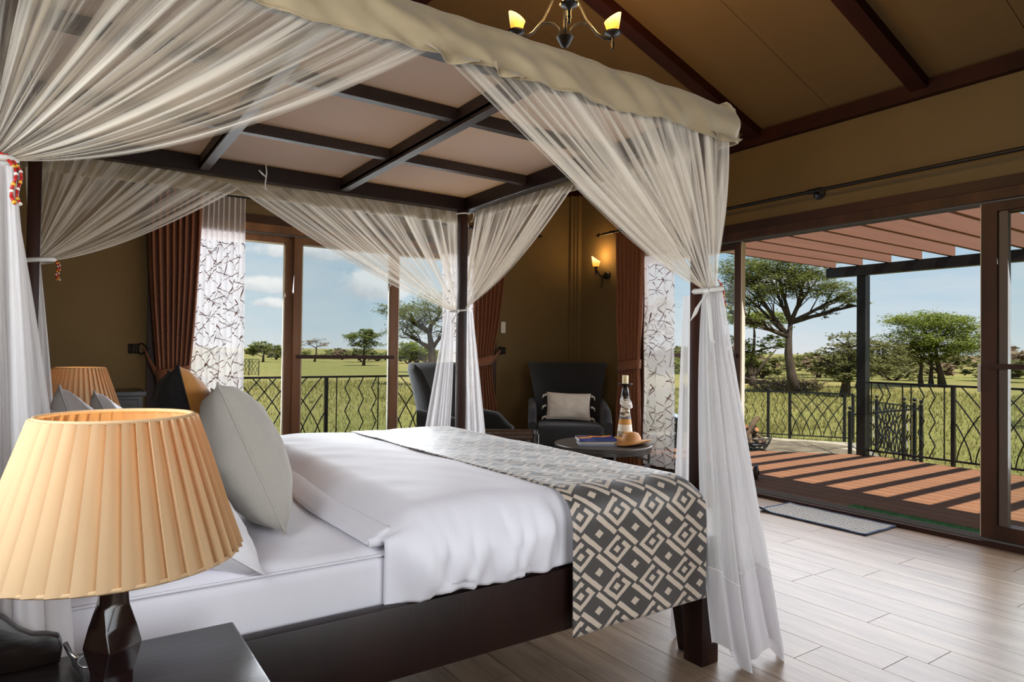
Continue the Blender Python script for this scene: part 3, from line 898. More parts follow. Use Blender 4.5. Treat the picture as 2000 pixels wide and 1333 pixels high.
run = thing('bed_runner', 'charcoal and beige diamond-pattern throw draped over the foot of the bed', 'throw', (1.65, 2.55, 0.3))
drape_grid(P3, L3, xs3, r_z, r_bump).build('woven_cloth', M_RUN, run, smooth=True, solid=0.004)
# foot end of the throw tucked down inside the foot rail
ff = MB()
def foot_fn(u, v):
    y = lerp(MY0+0.0, MY1-0.0, u)
    z0 = 0.612
    return Vector((1.955+0.004*nz(y*6, v*2, 3), y, lerp(z0, 0.47, v)))
ff.grid(foot_fn, 60, 4, lambda u, v: (1.955+0.14*v, 0.45+u*1.72))
ff.build('tucked_end', M_RUN, run, smooth=True, solid=0.004)
# ---------------------------------------------------------------- pillows and cushions
def pillow_mesh(w, h, t, seed, n=26, pinch=0.07, wr=0.012, ex=0.42):
    b = MB()
    def pt(u, v, s):
        x = u*w/2*(1-pinch*(1-v*v)*abs(u)**2)
        z = v*h/2*(1-pinch*(1-u*u)*abs(v)**2)
        k = max(0.0, (1-u**2)*(1-v**2))
        y = s*t/2*k**ex
        wv = wr*(nz(u*2.1+seed, v*2.1, s*1.5+seed)+0.5*nz(u*5+seed, v*5, seed))*k**0.3
        return Vector((x, y+s*wv, z))
    for s in (-1, 1):
        if s < 0:
            b.grid(lambda u, v: pt(u*2-1, v*2-1, -1), n, n)
        else:
            b.grid(lambda u, v: pt(1-u*2, v*2-1, 1), n, n)
    seam = [pt(-1+2*k/n, -1, 0) for k in range(n)] + [pt(1, -1+2*k/n, 0) for k in range(n)] + [pt(1-2*k/n, 1, 0) for k in range(n)] + [pt(-1, 1-2*k/n, 0) for k in range(n+1)]
    return b, seam
def pillow(name, label, cat, loc, normal_yaw, lean, roll, w, h, t, mats, seed, pinch=0.07, wr=0.012, pipemat=None, twotone=False, group=None, ex=0.42):
    """standing pillow: local -Y is its front; lean tips its top back"""
    root = thing(name, label, cat, loc, 0, group)
    root.rotation_euler = (Matrix.Rotation(normal_yaw, 3, 'Z') @ Matrix.Rotation(lean, 3, 'X') @ Matrix.Rotation(roll, 3, 'Y')).to_euler()
    b, seam = pillow_mesh(w, h, t, seed, pinch=pinch, wr=wr, ex=ex)
    n = len(b.f)//2
    fm = ([0]*n + [1]*n) if twotone else None
    b.build('cover', mats, root, smooth=True, world=False, fmat=fm)
    MB().tube(seam, 0.0035, 6).build('seam', pipemat or (mats[0] if isinstance(mats, (list, tuple)) else mats), root, smooth=True, world=False)
    return root
M_LINEN = pbr('grey_linen', srgb(168, 162, 152), 0.9, col2=srgb(176, 170, 160), nscale=420, bump=0.2, bscale=350, detail=2, sheen=0.2)
M_PCASE = pbr('white_pillowcase', (0.80, 0.78, 0.81), 0.7, bump=0.08, bscale=12)
M_GREYP = pbr('grey_satin', srgb(186, 180, 182), 0.5, col2=srgb(200, 194, 196), nscale=6, bump=0.08, bscale=10, sheen=0.2)
M_DGREY = pbr('dark_grey_satin', srgb(112, 106, 106), 0.5, col2=srgb(124, 118, 118), nscale=6, sheen=0.2)
M_OCHRE = pbr('ochre_velvet', srgb(178, 116, 42), 0.85, col2=srgb(190, 128, 50), nscale=30, sheen=0.4)
M_BLKC = pbr('black_cloth', srgb(22, 20, 21), 0.9, col2=srgb(30, 28, 28), nscale=80)
pillow('cushion', 'large light grey linen cushion standing at the front of the pillows', 'cushion', (0.478, 2.15, 0.822), PI/2-0.10, -0.40, 0.10, 0.45, 0.46, 0.21, M_LINEN, 1.0, pinch=0.06, wr=0.018, ex=0.5)
pillow('cushion', 'square cushion with a black back and an ochre front, behind the grey linen cushion', 'cushion', (0.372, 2.47, 0.848), PI/2-0.05, -0.24, 0.07, 0.48, 0.48, 0.20, [M_OCHRE, M_BLKC], 2.0, twotone=True, pipemat=M_BLKC)
pillow('pillow', 'white pillow lying at the mattress edge under the grey linen cushion', 'pillow', (0.24, 1.98, 0.73), PI/2, -0.95, 0.0, 0.62, 0.44, 0.18, M_PCASE, 3.0, pinch=0.06, wr=0.02)
pillow('pillow', 'white pillow lying on the window side of the bed', 'pillow', (0.25, 3.15, 0.71), PI/2, -1.05, 0.0, 0.44, 0.42, 0.16, M_PCASE, 4.0, pinch=0.06, wr=0.02)
pillow('pillow', 'pale grey satin pillow leaning between the window-side lamp and the black cushion', 'pillow', (0.20, 2.84, 0.76), PI/2+0.05, -0.40, 0.62, 0.36, 0.36, 0.17, M_GREYP, 5.0, pinch=0.05)
pillow('pillow', 'grey satin pillow with one corner up, in front of the window-side lampshade', 'pillow', (0.085, 2.40, 0.765), PI/2, -0.30, 0.68, 0.40, 0.40, 0.18, M_GREYP, 6.0, pinch=0.05)
pillow('pillow', 'dark grey satin pillow leaning beside the tied net', 'pillow', (0.035, 2.12, 0.745), PI/2, -0.25, 0.6, 0.38, 0.38, 0.16, M_DGREY, 7.0, pinch=0.05)
# ================================================================ MOSQUITO NET, PELMET AND ROOF CLOTH
NETC = (0.88, 0.81, 0.71)
M_NET = cloth('net_mesh', NETC, 0.6, 0.42, stripes=(34, 0.8, 0.15, 0.96))
M_NETT = cloth('net_mesh_gathered', (0.86, 0.84, 0.84), 0.8, 0.42, stripes=(26, 0.8, 0.62, 0.97))
M_HEM = cloth('net_hem', (0.86, 0.83, 0.84), 0.93, 0.35)
M_SATIN = pbr('cream_pelmet', srgb(170, 151, 119), 0.6, col2=srgb(180, 162, 131), nscale=4, bump=0.05, bscale=20, sheen=0.3)
M_ROOFC = cloth('roof_cloth', (0.80, 0.74, 0.74), 1.0, 0.45)
M_BAND = pbr('white_tie', (0.80, 0.78, 0.74), 0.8)
M_RED = pbr('red_beads', srgb(190, 30, 22), 0.4)
M_BEADY = pbr('yellow_beads', srgb(225, 180, 40), 0.4)
M_BEADW = pbr('white_beads', srgb(230, 228, 220), 0.4)
net = thing('mosquito_net', 'white mosquito net over the bed canopy, tied back to the four posts', 'mosquito net', ((BX0+BX1)/2, 2.55, 0.02))
ZT = 2.055
OUT = 0.055
def net_panel(post, mid, tie, outw, sag, nf, seed, tiew=0.05, nu=170, nv=26, spread=1.0, mat=None):
    post, mid, tie, outw = Vector(post), Vector(mid), Vector(tie), Vector(outw)
    along = (mid-post).normalized()
    # irregular pleats, all running down to the tie
    ph = [random.uniform(0, 6.28) for _ in range(4)]
    def fold(s):
        w = s + 0.02*math.sin(2*PI*3*s+ph[0])
        return (math.sin(2*PI*nf*w+ph[1]) + 0.55*math.sin(2*PI*nf*1.62*w+ph[2]) + 0.35*math.sin(2*PI*nf*0.43*w+ph[3]))/1.6
    def fn(u, v):
        s = u
        top = post.lerp(mid, s)
        bot = tie + along*((s-0.5)*tiew) + outw*(0.012*math.sin(5*s+seed))
        e = v
        p = top.lerp(bot, e)
        # free edge hangs in a curve, the rest of the cloth less and less
        p.z -= sag*(s**1.4)*4*e*(1-e)*(0.8+0.4*e)
        p -= along*0.35*sag*(s**1.5)*4*e*(1-e)
        amp = 0.004 + 0.019*math.sin(PI*min(1, e*1.15+0.05))**0.8 if e < 0.95 else 0.006
        p += outw*fold(s)*amp
        p += along*0.25*amp*fold(s+0.13)
        p += outw*0.03*math.sin(PI*e)*s*(1-0.3*s)
        return p
    b = MB()
    b.grid(fn, nu, nv, lambda u, v: (u*spread + seed*0.37, v))
    return b.build('net_curtain', mat or M_NET, net, smooth=True)
def net_tail(tie, wdir, outw, zb, wb, shift, nf, seed, hemh=0.22, wt=0.055, nu=90, nv=26):
    """the gathered cloth hanging below a tie, with a solid hem band sewn on"""
    tie, wdir, outw, shift = Vector(tie), Vector(wdir), Vector(outw), Vector(shift)
    ph = random.uniform(0, 6.28)
    H = tie.z - zb
    def fn(u, v):
        w = lerp(wt, wb, 1-(1-v)**1.6)
        z = tie.z - H*v + (0.05*math.sin(3*PI*u+seed)*v*v)
        p = Vector((tie.x, tie.y, z)) + wdir*((u-0.5)*w) + shift*(v**1.2)
        a = lerp(0.008, 0.045, v**0.7)
        f = math.sin(2*PI*nf*u+ph+0.7*nz(v*1.5, seed, u*2)) + 0.5*math.sin(2*PI*nf*1.7*u+seed)
        p += outw*(a*f*0.7 + 0.02*v*nz(u*3, v*2, seed))
        return p
    vh = 1-hemh/H
    b = MB()
    b.grid(lambda u, v: fn(u, v*vh), nu, nv, lambda u, v: (u*1.0+seed*0.61, v))
    o = b.build('net_tail', M_NETT, net, smooth=True)
    h = MB()
    def hemfn(u, v):
        p = fn(u, vh + (1-vh)*v)
        if v == 0:
            p.z += 0.0
        return p
    h.grid(hemfn, nu, 8)
    h.build('hem', M_HEM, o, smooth=True)
    t = MB()
    t.tube([fn(k/nu, vh) for k in range(nu+1)], 0.0025, 5)
    t.build('seam', M_BAND, o, smooth=True)
    return o
XM, YM = 0.845, 2.50
yn, yf, xf, xh = BY0-OUT, BY1+OUT, BX1+OUT, BX0-OUT
TIE_NF = (1.955, yn-0.005, 1.385)      # near side, foot post
TIE_NH = (-0.10, yn-0.005, 1.51)     # near side, head post
TIE_FF = (1.95, yf-0.01, 1.392)
TIE_FH = (-0.085, yf+0.01, 1.515)
net_panel((BX0-0.02, yn, ZT-0.01), (XM, yn, ZT-0.075), TIE_NH, (0, -1, 0), 0.085, 17, 1.0, tiew=0.05)
net_panel((BX1+0.055, yn, ZT-0.01), (XM-0.02, yn, ZT-0.08), TIE_NF, (0, -1, 0), 0.075, 17, 2.0, tiew=0.07)
net_panel((BX0-0.02, yf, ZT-0.01), (XM-0.10, yf, ZT-0.10), TIE_FH, (0, 1, 0), 0.06, 17, 3.0)
net_panel((BX1+0.03, yf, ZT-0.01), (XM-0.17, yf, ZT-0.09), TIE_FF, (0, 1, 0), 0.05, 19, 4.0)
net_panel((xf, BY0+0.01, ZT-0.01), (xf, YM, ZT-0.09), (xf+0.005, BY0+0.01, 1.39), (1, 0, 0), 0.06, 13, 5.0, nu=130)
net_panel((xf, BY1-0.01, ZT-0.01), (xf, YM, ZT-0.09), (xf-0.055, BY1+0.025, 1.392), (1, 0, 0), 0.05, 15, 6.0, nu=130)
net_panel((xh, BY0+0.01, ZT-0.01), (xh, YM, ZT-0.09), (xh, BY0+0.02, 1.50), (-1, 0, 0), 0.06, 12, 7.0, nu=110)
net_panel((xh, BY1-0.01, ZT-0.01), (xh, YM, ZT-0.09), (xh, BY1-0.02, 1.50), (-1, 0, 0), 0.06, 12, 8.0, nu=110)
# tails below the ties
net_tail((1.965, yn-0.01, 1.375), (0.95, -0.30, 0), (0.30, 0.95, 0), 0.04, 0.30, (0.165, -0.075, 0), 4, 1.0, hemh=0.30)
net_tail((1.985, yn-0.02, 1.375), (0.95, -0.30, 0), (0.3, 0.95, 0), 0.03, 0.22, (0.21, -0.035, 0), 3, 2.0, hemh=0.34)
net_tail((2.03, BY0+0.10, 1.375), (0.2, 1, 0), (1, -0.2, 0), 0.04, 0.15, (0.05, 0.05, 0), 2, 3.0, hemh=0.30, nu=50)
net_tail((1.93, yf+0.005, 1.38), (0.9, -0.25, 0), (0.25, 0.9, 0), 0.04, 0.22, (-0.14, 0.03, 0), 4, 4.0, hemh=0.30)
net_tail((2.03, BY1-0.0, 1.38), (0.8, -0.5, 0), (0.5, 0.8, 0), 0.04, 0.20, (0.09, 0.02, 0), 4, 5.0, hemh=0.30)
net_tail((-0.12, yn-0.01, 1.49), (1, 0.1, 0), (-0.1, 1, 0), 0.12, 0.40, (-0.03, -0.0, 0), 4, 6.0, hemh=0.60, wt=0.07)
net_tail((-0.10, yn-0.03, 1.49), (1, 0.05, 0), (-0.05, 1, 0), 0.12, 0.22, (0.0, 0.0, 0), 3, 6.5, hemh=0.60, wt=0.05, nu=60)
net_tail((-0.10, yf+0.02, 1.50), (1, 0.0, 0), (0, 1, 0), 0.10, 0.22, (0.02, 0.0, 0), 4, 7.0, hemh=0.3)
# tie bands, bows and beaded loops
def ring_band(c, rx, ry, h, tilt=0.0, n=28, name='tie_band', mat=M_BAND, parent=None):
    b = MB()
    secs = []
    for k in range(n+1):
        t = 2*PI*k/n
        z = c[2] + tilt*math.cos(t)
        x, y = c[0]+rx*math.cos(t), c[1]+ry*math.sin(t)
        secs.append([Vector((x, y, z-h/2)), Vector((c[0]+(rx+0.008)*math.cos(t), c[1]+(ry+0.008)*math.sin(t), z)), Vector((x, y, z+h/2))])
    b.loft(secs, caps=False, closed=False)
    return b.build(name, mat, parent or net, smooth=True, solid=0.004)
def ribbon(pts, w, wdir, name='tie_end', twist=0.0):
    b = MB()
    secs = []
    wdir = Vector(wdir)
    for i, p in enumerate(pts):
        p = Vector(p)
        secs.append([p-wdir*w/2, p+wdir*w/2])
    b.loft(secs, caps=False, closed=False)
    return b.build(name, M_BAND, net, smooth=True, solid=0.002)
ring_band((1.965, yn+0.004, 1.382), 0.052, 0.045, 0.018, 0.008)
MB().ball((1.915, yn-0.03, 1.372), 0.014, 8, 6, 0.8).build('tie_knot', M_BAND, net, smooth=True)
ribbon([(1.913, yn-0.035, 1.37), (1.893, yn-0.045, 1.355), (1.863, yn-0.04, 1.32), (1.838, yn-0.04, 1.275)], 0.045, (0.75, 0, 0.6))
ribbon([(1.916, yn-0.035, 1.365), (1.908, yn-0.05, 1.31), (1.910, yn-0.055, 1.25), (1.916, yn-0.055, 1.20), (1.924, yn-0.057, 1.185)], 0.018, (1, 0, 0.1))
ring_band((1.975, BY1+0.02, 1.388), 0.050, 0.060, 0.008, 0.006)
MB().ball((1.925, BY1-0.045, 1.38), 0.012, 8, 6).build('tie_knot', M_BAND, net, smooth=True)
ribbon([(1.925, BY1-0.05, 1.375), (1.90, BY1-0.06, 1.345), (1.885, BY1-0.06, 1.31)], 0.02, (0.8, 0, 0.5))
ring_band((-0.125, BY0-0.055, 1.50), 0.045, 0.03, 0.010, 0.008)
ring_band((-0.10, BY1+0.035, 1.508), 0.075, 0.06, 0.018, 0.012)
def beads(path, r=0.006):
    bl = []
    path = [Vector(p) for p in path]
    root = MB()
    for i in range(len(path)-1):
        root.tube([path[i], path[i+1]], r*0.9, 6)
    o = root.build('beaded_loop', M_RED, net, smooth=True)
    ys, ws = MB(), MB()
    k = 0
    for i in range(len(path)-1):
        L = (path[i+1]-path[i]).length
        m = max(1, int(L/(r*1.7)))
        for j in range(m):
            p = path[i].lerp(path[i+1], (j+0.5)/m)
            k += 1
            if k % 5 == 0:
                ys.ball(p, r*1.25, 6, 4)
            elif k % 5 == 2:
                ws.ball(p, r*1.25, 6, 4)
    ys.build('yellow_bead', M_BEADY, o, smooth=True)['kind'] = 'stuff'
    ws.build('white_bead', M_BEADW, o, smooth=True)['kind'] = 'stuff'
for c, sx in (((-0.098, BY0-0.075, 1.465), 1), ((-0.035, BY1+0.04, 1.48), 1), ((2.022, BY0-0.05, 1.375), 1)):
    beads([(c[0]+0.012*math.sin(t*1.5)*sx + 0.010*t, c[1]-0.006*t, c[2]+0.05-0.028*t) for t in [0.5*k for k in range(8)]], 0.0035)
    beads([(c[0]+0.012*math.sin(t*1.5)*sx + 0.010*t + 0.008, c[1]-0.006*t+0.006, c[2]+0.05-0.028*t) for t in [0.5*k for k in range(8)]], 0.003)
# roof cloth over the slats, slightly slack between them
def roof_fn(u, v):
    x = lerp(BX0-0.05, BX1+0.05, u)
    y = lerp(BY0-0.05, BY1+0.05, v)
    sag = 0.010*math.sin(PI*((x+0.12) % 0.71)/0.71)*math.sin(PI*((y-1.66) % 0.6)/0.6)
    return Vector((x, y, 2.068 - sag + 0.004*nz(x*4, y*4, 1.0)))
MB().grid(roof_fn, 60, 50).build('roof_cloth', M_ROOFC, net, smooth=True)
# pelmet: satin valance on all four sides, scalloped and slightly rumpled
def pelmet(p0, p1, outw, zt, zb, seed, n=150):
    p0, p1, outw = Vector(p0), Vector(p1), Vector(outw)
    L = (p1-p0).length
    d = (p1-p0).normalized()
    def prof(u, v):
        s = u*L
        # v: 0 on the roof, rolls over the beam, then falls to the hem
        if v < 0.25:
            a = (v/0.25)*PI/2
            off = Vector((0, 0, zt)) + outw*(-0.05+0.05*math.sin(a))
            off.z = zt - 0.025*(1-math.cos(a))
        else:
            t = (v-0.25)/0.75
            hem = zb + 0.012*nz(s*4.5, seed, 0.4) + 0.006*nz(s*11, seed, 2.2)
            off = outw*(0.012*math.sin(PI*t) + 0.010*t)
            off.z = lerp(zt-0.025, hem, t)
        rum = 0.018*nz(s*6.0+seed-v*1.5, v*1.2, 0.5) + 0.016*nz(s*13-v*2, v*2, seed) + 0.010*nz(s*2.2, v*3, seed+4)
        q = p0 + d*s + off + outw*rum*(0.4+v)
        q.z += 0.006*nz(s*7, seed, v)*(1-v)
        return q
    o = MB().grid(prof, n, 16).build('pelmet', M_SATIN, net, smooth=True, solid=0.003)
    st = MB()
    for k in range(int(L/0.012)):
        pass
    st.tube([prof(k/n, 1.0) for k in range(n+1)], 0.003, 5)
    st.build('stitched_hem', M_SATIN, o, smooth=True)
    return o
yp, yq, xp, xq = yn-0.022, yf+0.022, xf+0.022, xh-0.022
pelmet((xq, yp, 0), (xp+0.01, yp, 0), (0, -1, 0), 2.085, 1.945, 1.0)
pelmet((xp, yp, 0), (xp, yq, 0), (1, 0, 0), 2.085, 1.945, 2.0)
pelmet((xp, yq, 0), (xq, yq, 0), (0, 1, 0), 2.085, 1.915, 3.0)
pelmet((xq, yq, 0), (xq, yp, 0), (-1, 0, 0), 2.085, 1.945, 4.0, 110)
# loose flounces of the pelmet hem at the middle and at the corner
def flounce(c, d, outw, L, h, seed):
    c, d, outw = Vector(c), Vector(d), Vector(outw)
    def fn(u, v):
        s = u-0.5
        q = c + d*(s*L)
        q.z -= h*math.sin(PI*u)**0.6*(v)*0.9
        q += outw*(0.018*math.sin(3*PI*u+seed)+0.015)*v
        return q
    MB().grid(fn, 40, 8).build('pelmet_flounce', M_SATIN, net, smooth=True, solid=0.002)
flounce((0.86, yp-0.02, 1.952), (1, 0, 0), (0, -1, 0), 0.17, 0.035, 0.4)
flounce((1.04, yp-0.022, 1.95), (1, 0, 0), (0, -1, 0), 0.12, 0.03, 1.9)
flounce((2.02, yp-0.015, 1.955), (1, 0, 0), (0, -1, 0), 0.16, 0.035, 2.6)
flounce((xp+0.03, BY0+0.05, 2.0), (0.3, 1, 0), (1, 0, 0), 0.16, 0.05, 1.1)
# little white ties holding the net to the canopy beams
for p in ((0.83, BY1-0.035, 2.02),):
    b = MB()
    b.tube([(p[0], p[1], p[2]+0.045), (p[0]+0.004, p[1]-0.004, p[2]), (p[0]-0.002, p[1]-0.003, p[2]-0.06), (p[0]+0.002, p[1]-0.004, p[2]-0.085)], 0.0035, 5)
    b.tube([(p[0], p[1]-0.004, p[2]-0.02), (p[0]-0.02, p[1]-0.01, p[2]-0.008), (p[0]-0.035, p[1]-0.01, p[2]+0.006)], [0.003, 0.005, 0.004], 5)
    b.build('beam_tie', M_BAND, net, smooth=True)
ring_band((BX1-0.023, BY1, 1.966), 0.036, 0.034, 0.006, 0.003, name='beam_tie')

# ================================================================ NIGHTSTANDS AND LAMPS
M_NIGHT = pbr('worn_black_wood', srgb(26, 20, 19), 0.28, col2=srgb(48, 38, 35), nscale=30, nstretch=(0.25, 1.6, 1), contrast=(0.52, 0.72), bump=0.05, bscale=80, bstretch=(0.2, 1, 1))
M_CORD = pbr('black_cord', srgb(24, 23, 23), 0.6)
M_STEEL = pbr('steel', srgb(170, 170, 172), 0.25, metal=0.9)
def nightstand(label, x0, x1, y0, y1, zt, gallery, frontdir):
    r = thing('nightstand', label, 'nightstand', ((x0+x1)/2, (y0+y1)/2, 0))
    MB().box(x0, x1, y0, y1, zt-0.03, zt).build('top', M_NIGHT, r, bevel=(0.006, 2))
    MB().box(x0+0.03, x1-0.03, y0+0.03, y1-0.03, 0.12, zt-0.03).build('body', M_NIGHT, r, bevel=(0.004, 1))
    for k in range(2):
        z0 = 0.15 + k*(zt-0.20)/2
        d = MB().box(x1-0.03, x1-0.012, y0+0.05, y1-0.05, z0, z0+(zt-0.24)/2).build('drawer', M_NIGHT, r, bevel=(0.003, 1))
        MB().ball((x1-0.002, (y0+y1)/2, z0+(zt-0.24)/4), 0.012, 8, 6).build('knob', M_STEEL, d, smooth=True)
    for x in (x0+0.03, x1-0.07):
        for y in (y0+0.03, y1-0.07):
            MB().box(x, x+0.04, y, y+0.04, 0, 0.12).build('leg', M_NIGHT, r)
    # scrolled gallery board on the bed side, rising towards the headboard wall
    gy0, gy1 = gallery
    top = [(0.0, 0.028), (0.012, 0.055), (-0.03, 0.066), (-0.055, 0.078), (-0.08, 0.105), (-0.11, 0.132), (-0.16, 0.142), (x0+0.02, 0.145)]
    prof = [(x0+0.02, zt), (0.012, zt), (0.016, zt+0.03), (0.010, zt+0.05), (-0.010, zt+0.058), (-0.032, zt+0.062), (-0.052, zt+0.076), (-0.075, zt+0.103), (-0.11, zt+0.125), (-0.17, zt+0.135), (x0+0.02, zt+0.135)]
    MB().prism(prof, gy0, gy1, 'y').build('gallery_board', M_NIGHT, r, bevel=(0.004, 2))
    return r
nightstand('black-stained wooden nightstand with a cord and steel clip lying on it', -0.36, 0.327, 0.98, 1.553, 0.55, (1.52, 1.548), 1)
nightstand('black-stained wooden nightstand on the window side of the bed, behind the pillows', -0.36, 0.327, 3.60, 4.15, 0.55, (3.605, 3.633), 1)
def shade_mat():
    m, nt, out = new_mat('pleated_shade')
    d = node(nt, 'ShaderNodeBsdfDiffuse', {0: (*srgb(206, 176, 138), 1)})
    t = node(nt, 'ShaderNodeBsdfTranslucent', {0: (*srgb(224, 160, 90), 1)})
    a = node(nt, 'ShaderNodeMixShader', {0: 0.13, 1: d.outputs[0], 2: t.outputs[0]})
    nt.links.new(a.outputs[0], out.inputs[0])
    return m
M_SHADE = shade_mat()
M_LAMPB = pbr('gloss_lamp_body', srgb(26, 14, 15), 0.16, col2=srgb(36, 22, 22), nscale=5, coat=0.5)
M_BRASS = pbr('brass', srgb(190, 160, 100), 0.25, metal=0.9)
M_BULB = glow('lit_bulb', (1.0, 0.72, 0.38), 4.0)
def lamp(label, loc, power):
    r = thing('table_lamp', label, 'lamp', loc)
    # twisted four-sided body
    secs = []
    prof = [(0.0, 0.036, 0.0), (0.02, 0.038, 0.0), (0.06, 0.028, 0.2), (0.10, 0.027, 0.35), (0.14, 0.034, 0.62), (0.17, 0.029, 0.45), (0.205, 0.0225, 0.12), (0.24, 0.0215, 0.0), (0.262, 0.0215, 0.0)]
    for z, w, tw in prof:
        secs.append([Vector((math.cos(tw+PI/4+k*PI/2)*w*1.2, math.sin(tw+PI/4+k*PI/2)*w*1.2, z)) for k in range(4)])
    MB().loft(secs).build('body', M_LAMPB, r, world=False, bevel=(0.003, 2))
    n = MB().lathe([(0.011, 0.262), (0.011, 0.270), (0.008, 0.272), (0.008, 0.30), (0.012, 0.302), (0.012, 0.34)], 14)
    n.build('neck', M_BRASS, r, smooth=True, world=False, sharp=0.6)
    rr = MB()
    z0, z1, r0, r1 = 0.278, 0.492, 0.177, 0.106
    for a in (0.3, 0.3+2*PI/3, 0.3+4*PI/3):
        rr.tube([(0, 0, 0.46), (math.cos(a)*(r1-0.006), math.sin(a)*(r1-0.006), 0.478)], 0.002, 5)
    rr.tube([(0, 0, 0.34), (0, 0, 0.462)], 0.003, 6)
    rr.build('shade_carrier', M_BRASS, r, world=False)
    b = MB()
    NP, K = 40, 6
    def fn(u, v):
        k = u*NP
        fr = k - math.floor(k)
        # knife pleats: each panel laps over the next
        lap = 0.012*fr + 0.001*math.sin(PI*fr)
        ang = 2*PI*(math.floor(k) + fr*1.0 + (0.10 if fr > 0.99 else 0))/NP
        rad = lerp(r0, r1, v) + lap - 0.004
        wv = 0.0015*nz(u*40, v*2, 1.0)
        return Vector(((rad+wv)*math.cos(-ang), (rad+wv)*math.sin(-ang), lerp(z0, z1, v)))
    nu = NP*K
    vs, fs = [], []
    for j in range(13):
        for p in range(NP):
            for k in range(K):
                u = (p + k/(K-1)*0.999)/NP
                vs.append(fn(u, j/12))
    W = NP*K
    for j in range(12):
        for i in range(W):
            fs.append((j*W+i, j*W+(i+1) % W, (j+1)*W+(i+1) % W, (j+1)*W+i))
    b.add(vs, fs)
    b.build('shade', M_SHADE, r, smooth=True, sharp=0.5, world=False)
    for z, rad in ((z0, r0), (z1, r1)):
        MB().tube([(math.cos(2*PI*k/48)*rad, math.sin(2*PI*k/48)*rad, z) for k in range(49)], 0.0035, 6).build('shade_trim', M_SHADE, r, smooth=True, world=False)
    MB().ball((0, 0, 0.375), 0.026, 12, 8, 1.25).build('bulb', M_BULB, r, smooth=True, world=False)
    l = bpy.data.lights.new('lamp_light', 'POINT')
    l.energy, l.color, l.shadow_soft_size = power, (1.0, 0.62, 0.27), 0.03
    lo = bpy.data.objects.new('lamp_light', l)
    COL.objects.link(lo)
    lo.parent = r
    lo.location = (0, 0, 0.445)
    return r
lamp('table lamp with a cream pleated shade on the nightstand with the cord and clip', (0.076, 1.194, 0.55), 0.7)
lamp('table lamp with a cream pleated shade behind the grey satin pillows', (0.085, 3.93, 0.55), 0.7)
c = thing('lamp_cord', 'thin black cord with a steel clip lying on a nightstand', 'cord', (0.05, 1.42, 0.55))
MB().tube([(0.03, 1.535, 0.558), (0.035, 1.48, 0.556), (0.045, 1.43, 0.556), (0.05, 1.36, 0.556), (0.03, 1.25, 0.556), (-0.02, 1.15, 0.556)], 0.0035, 6).build('cord', M_CORD, c, smooth=True)
MB().tube([(0.02, 1.548, 0.575), (0.028, 1.525, 0.562), (0.038, 1.505, 0.558)], 0.005, 6).build('clip', M_STEEL, c, smooth=True)
MB().tube([(0.055+0.016*math.cos(t), 1.485+0.022*math.sin(t), 0.558+0.004*math.sin(t)) for t in [2*PI*k/16 for k in range(14)]], 0.0022, 5).build('ring', M_STEEL, c, smooth=True)
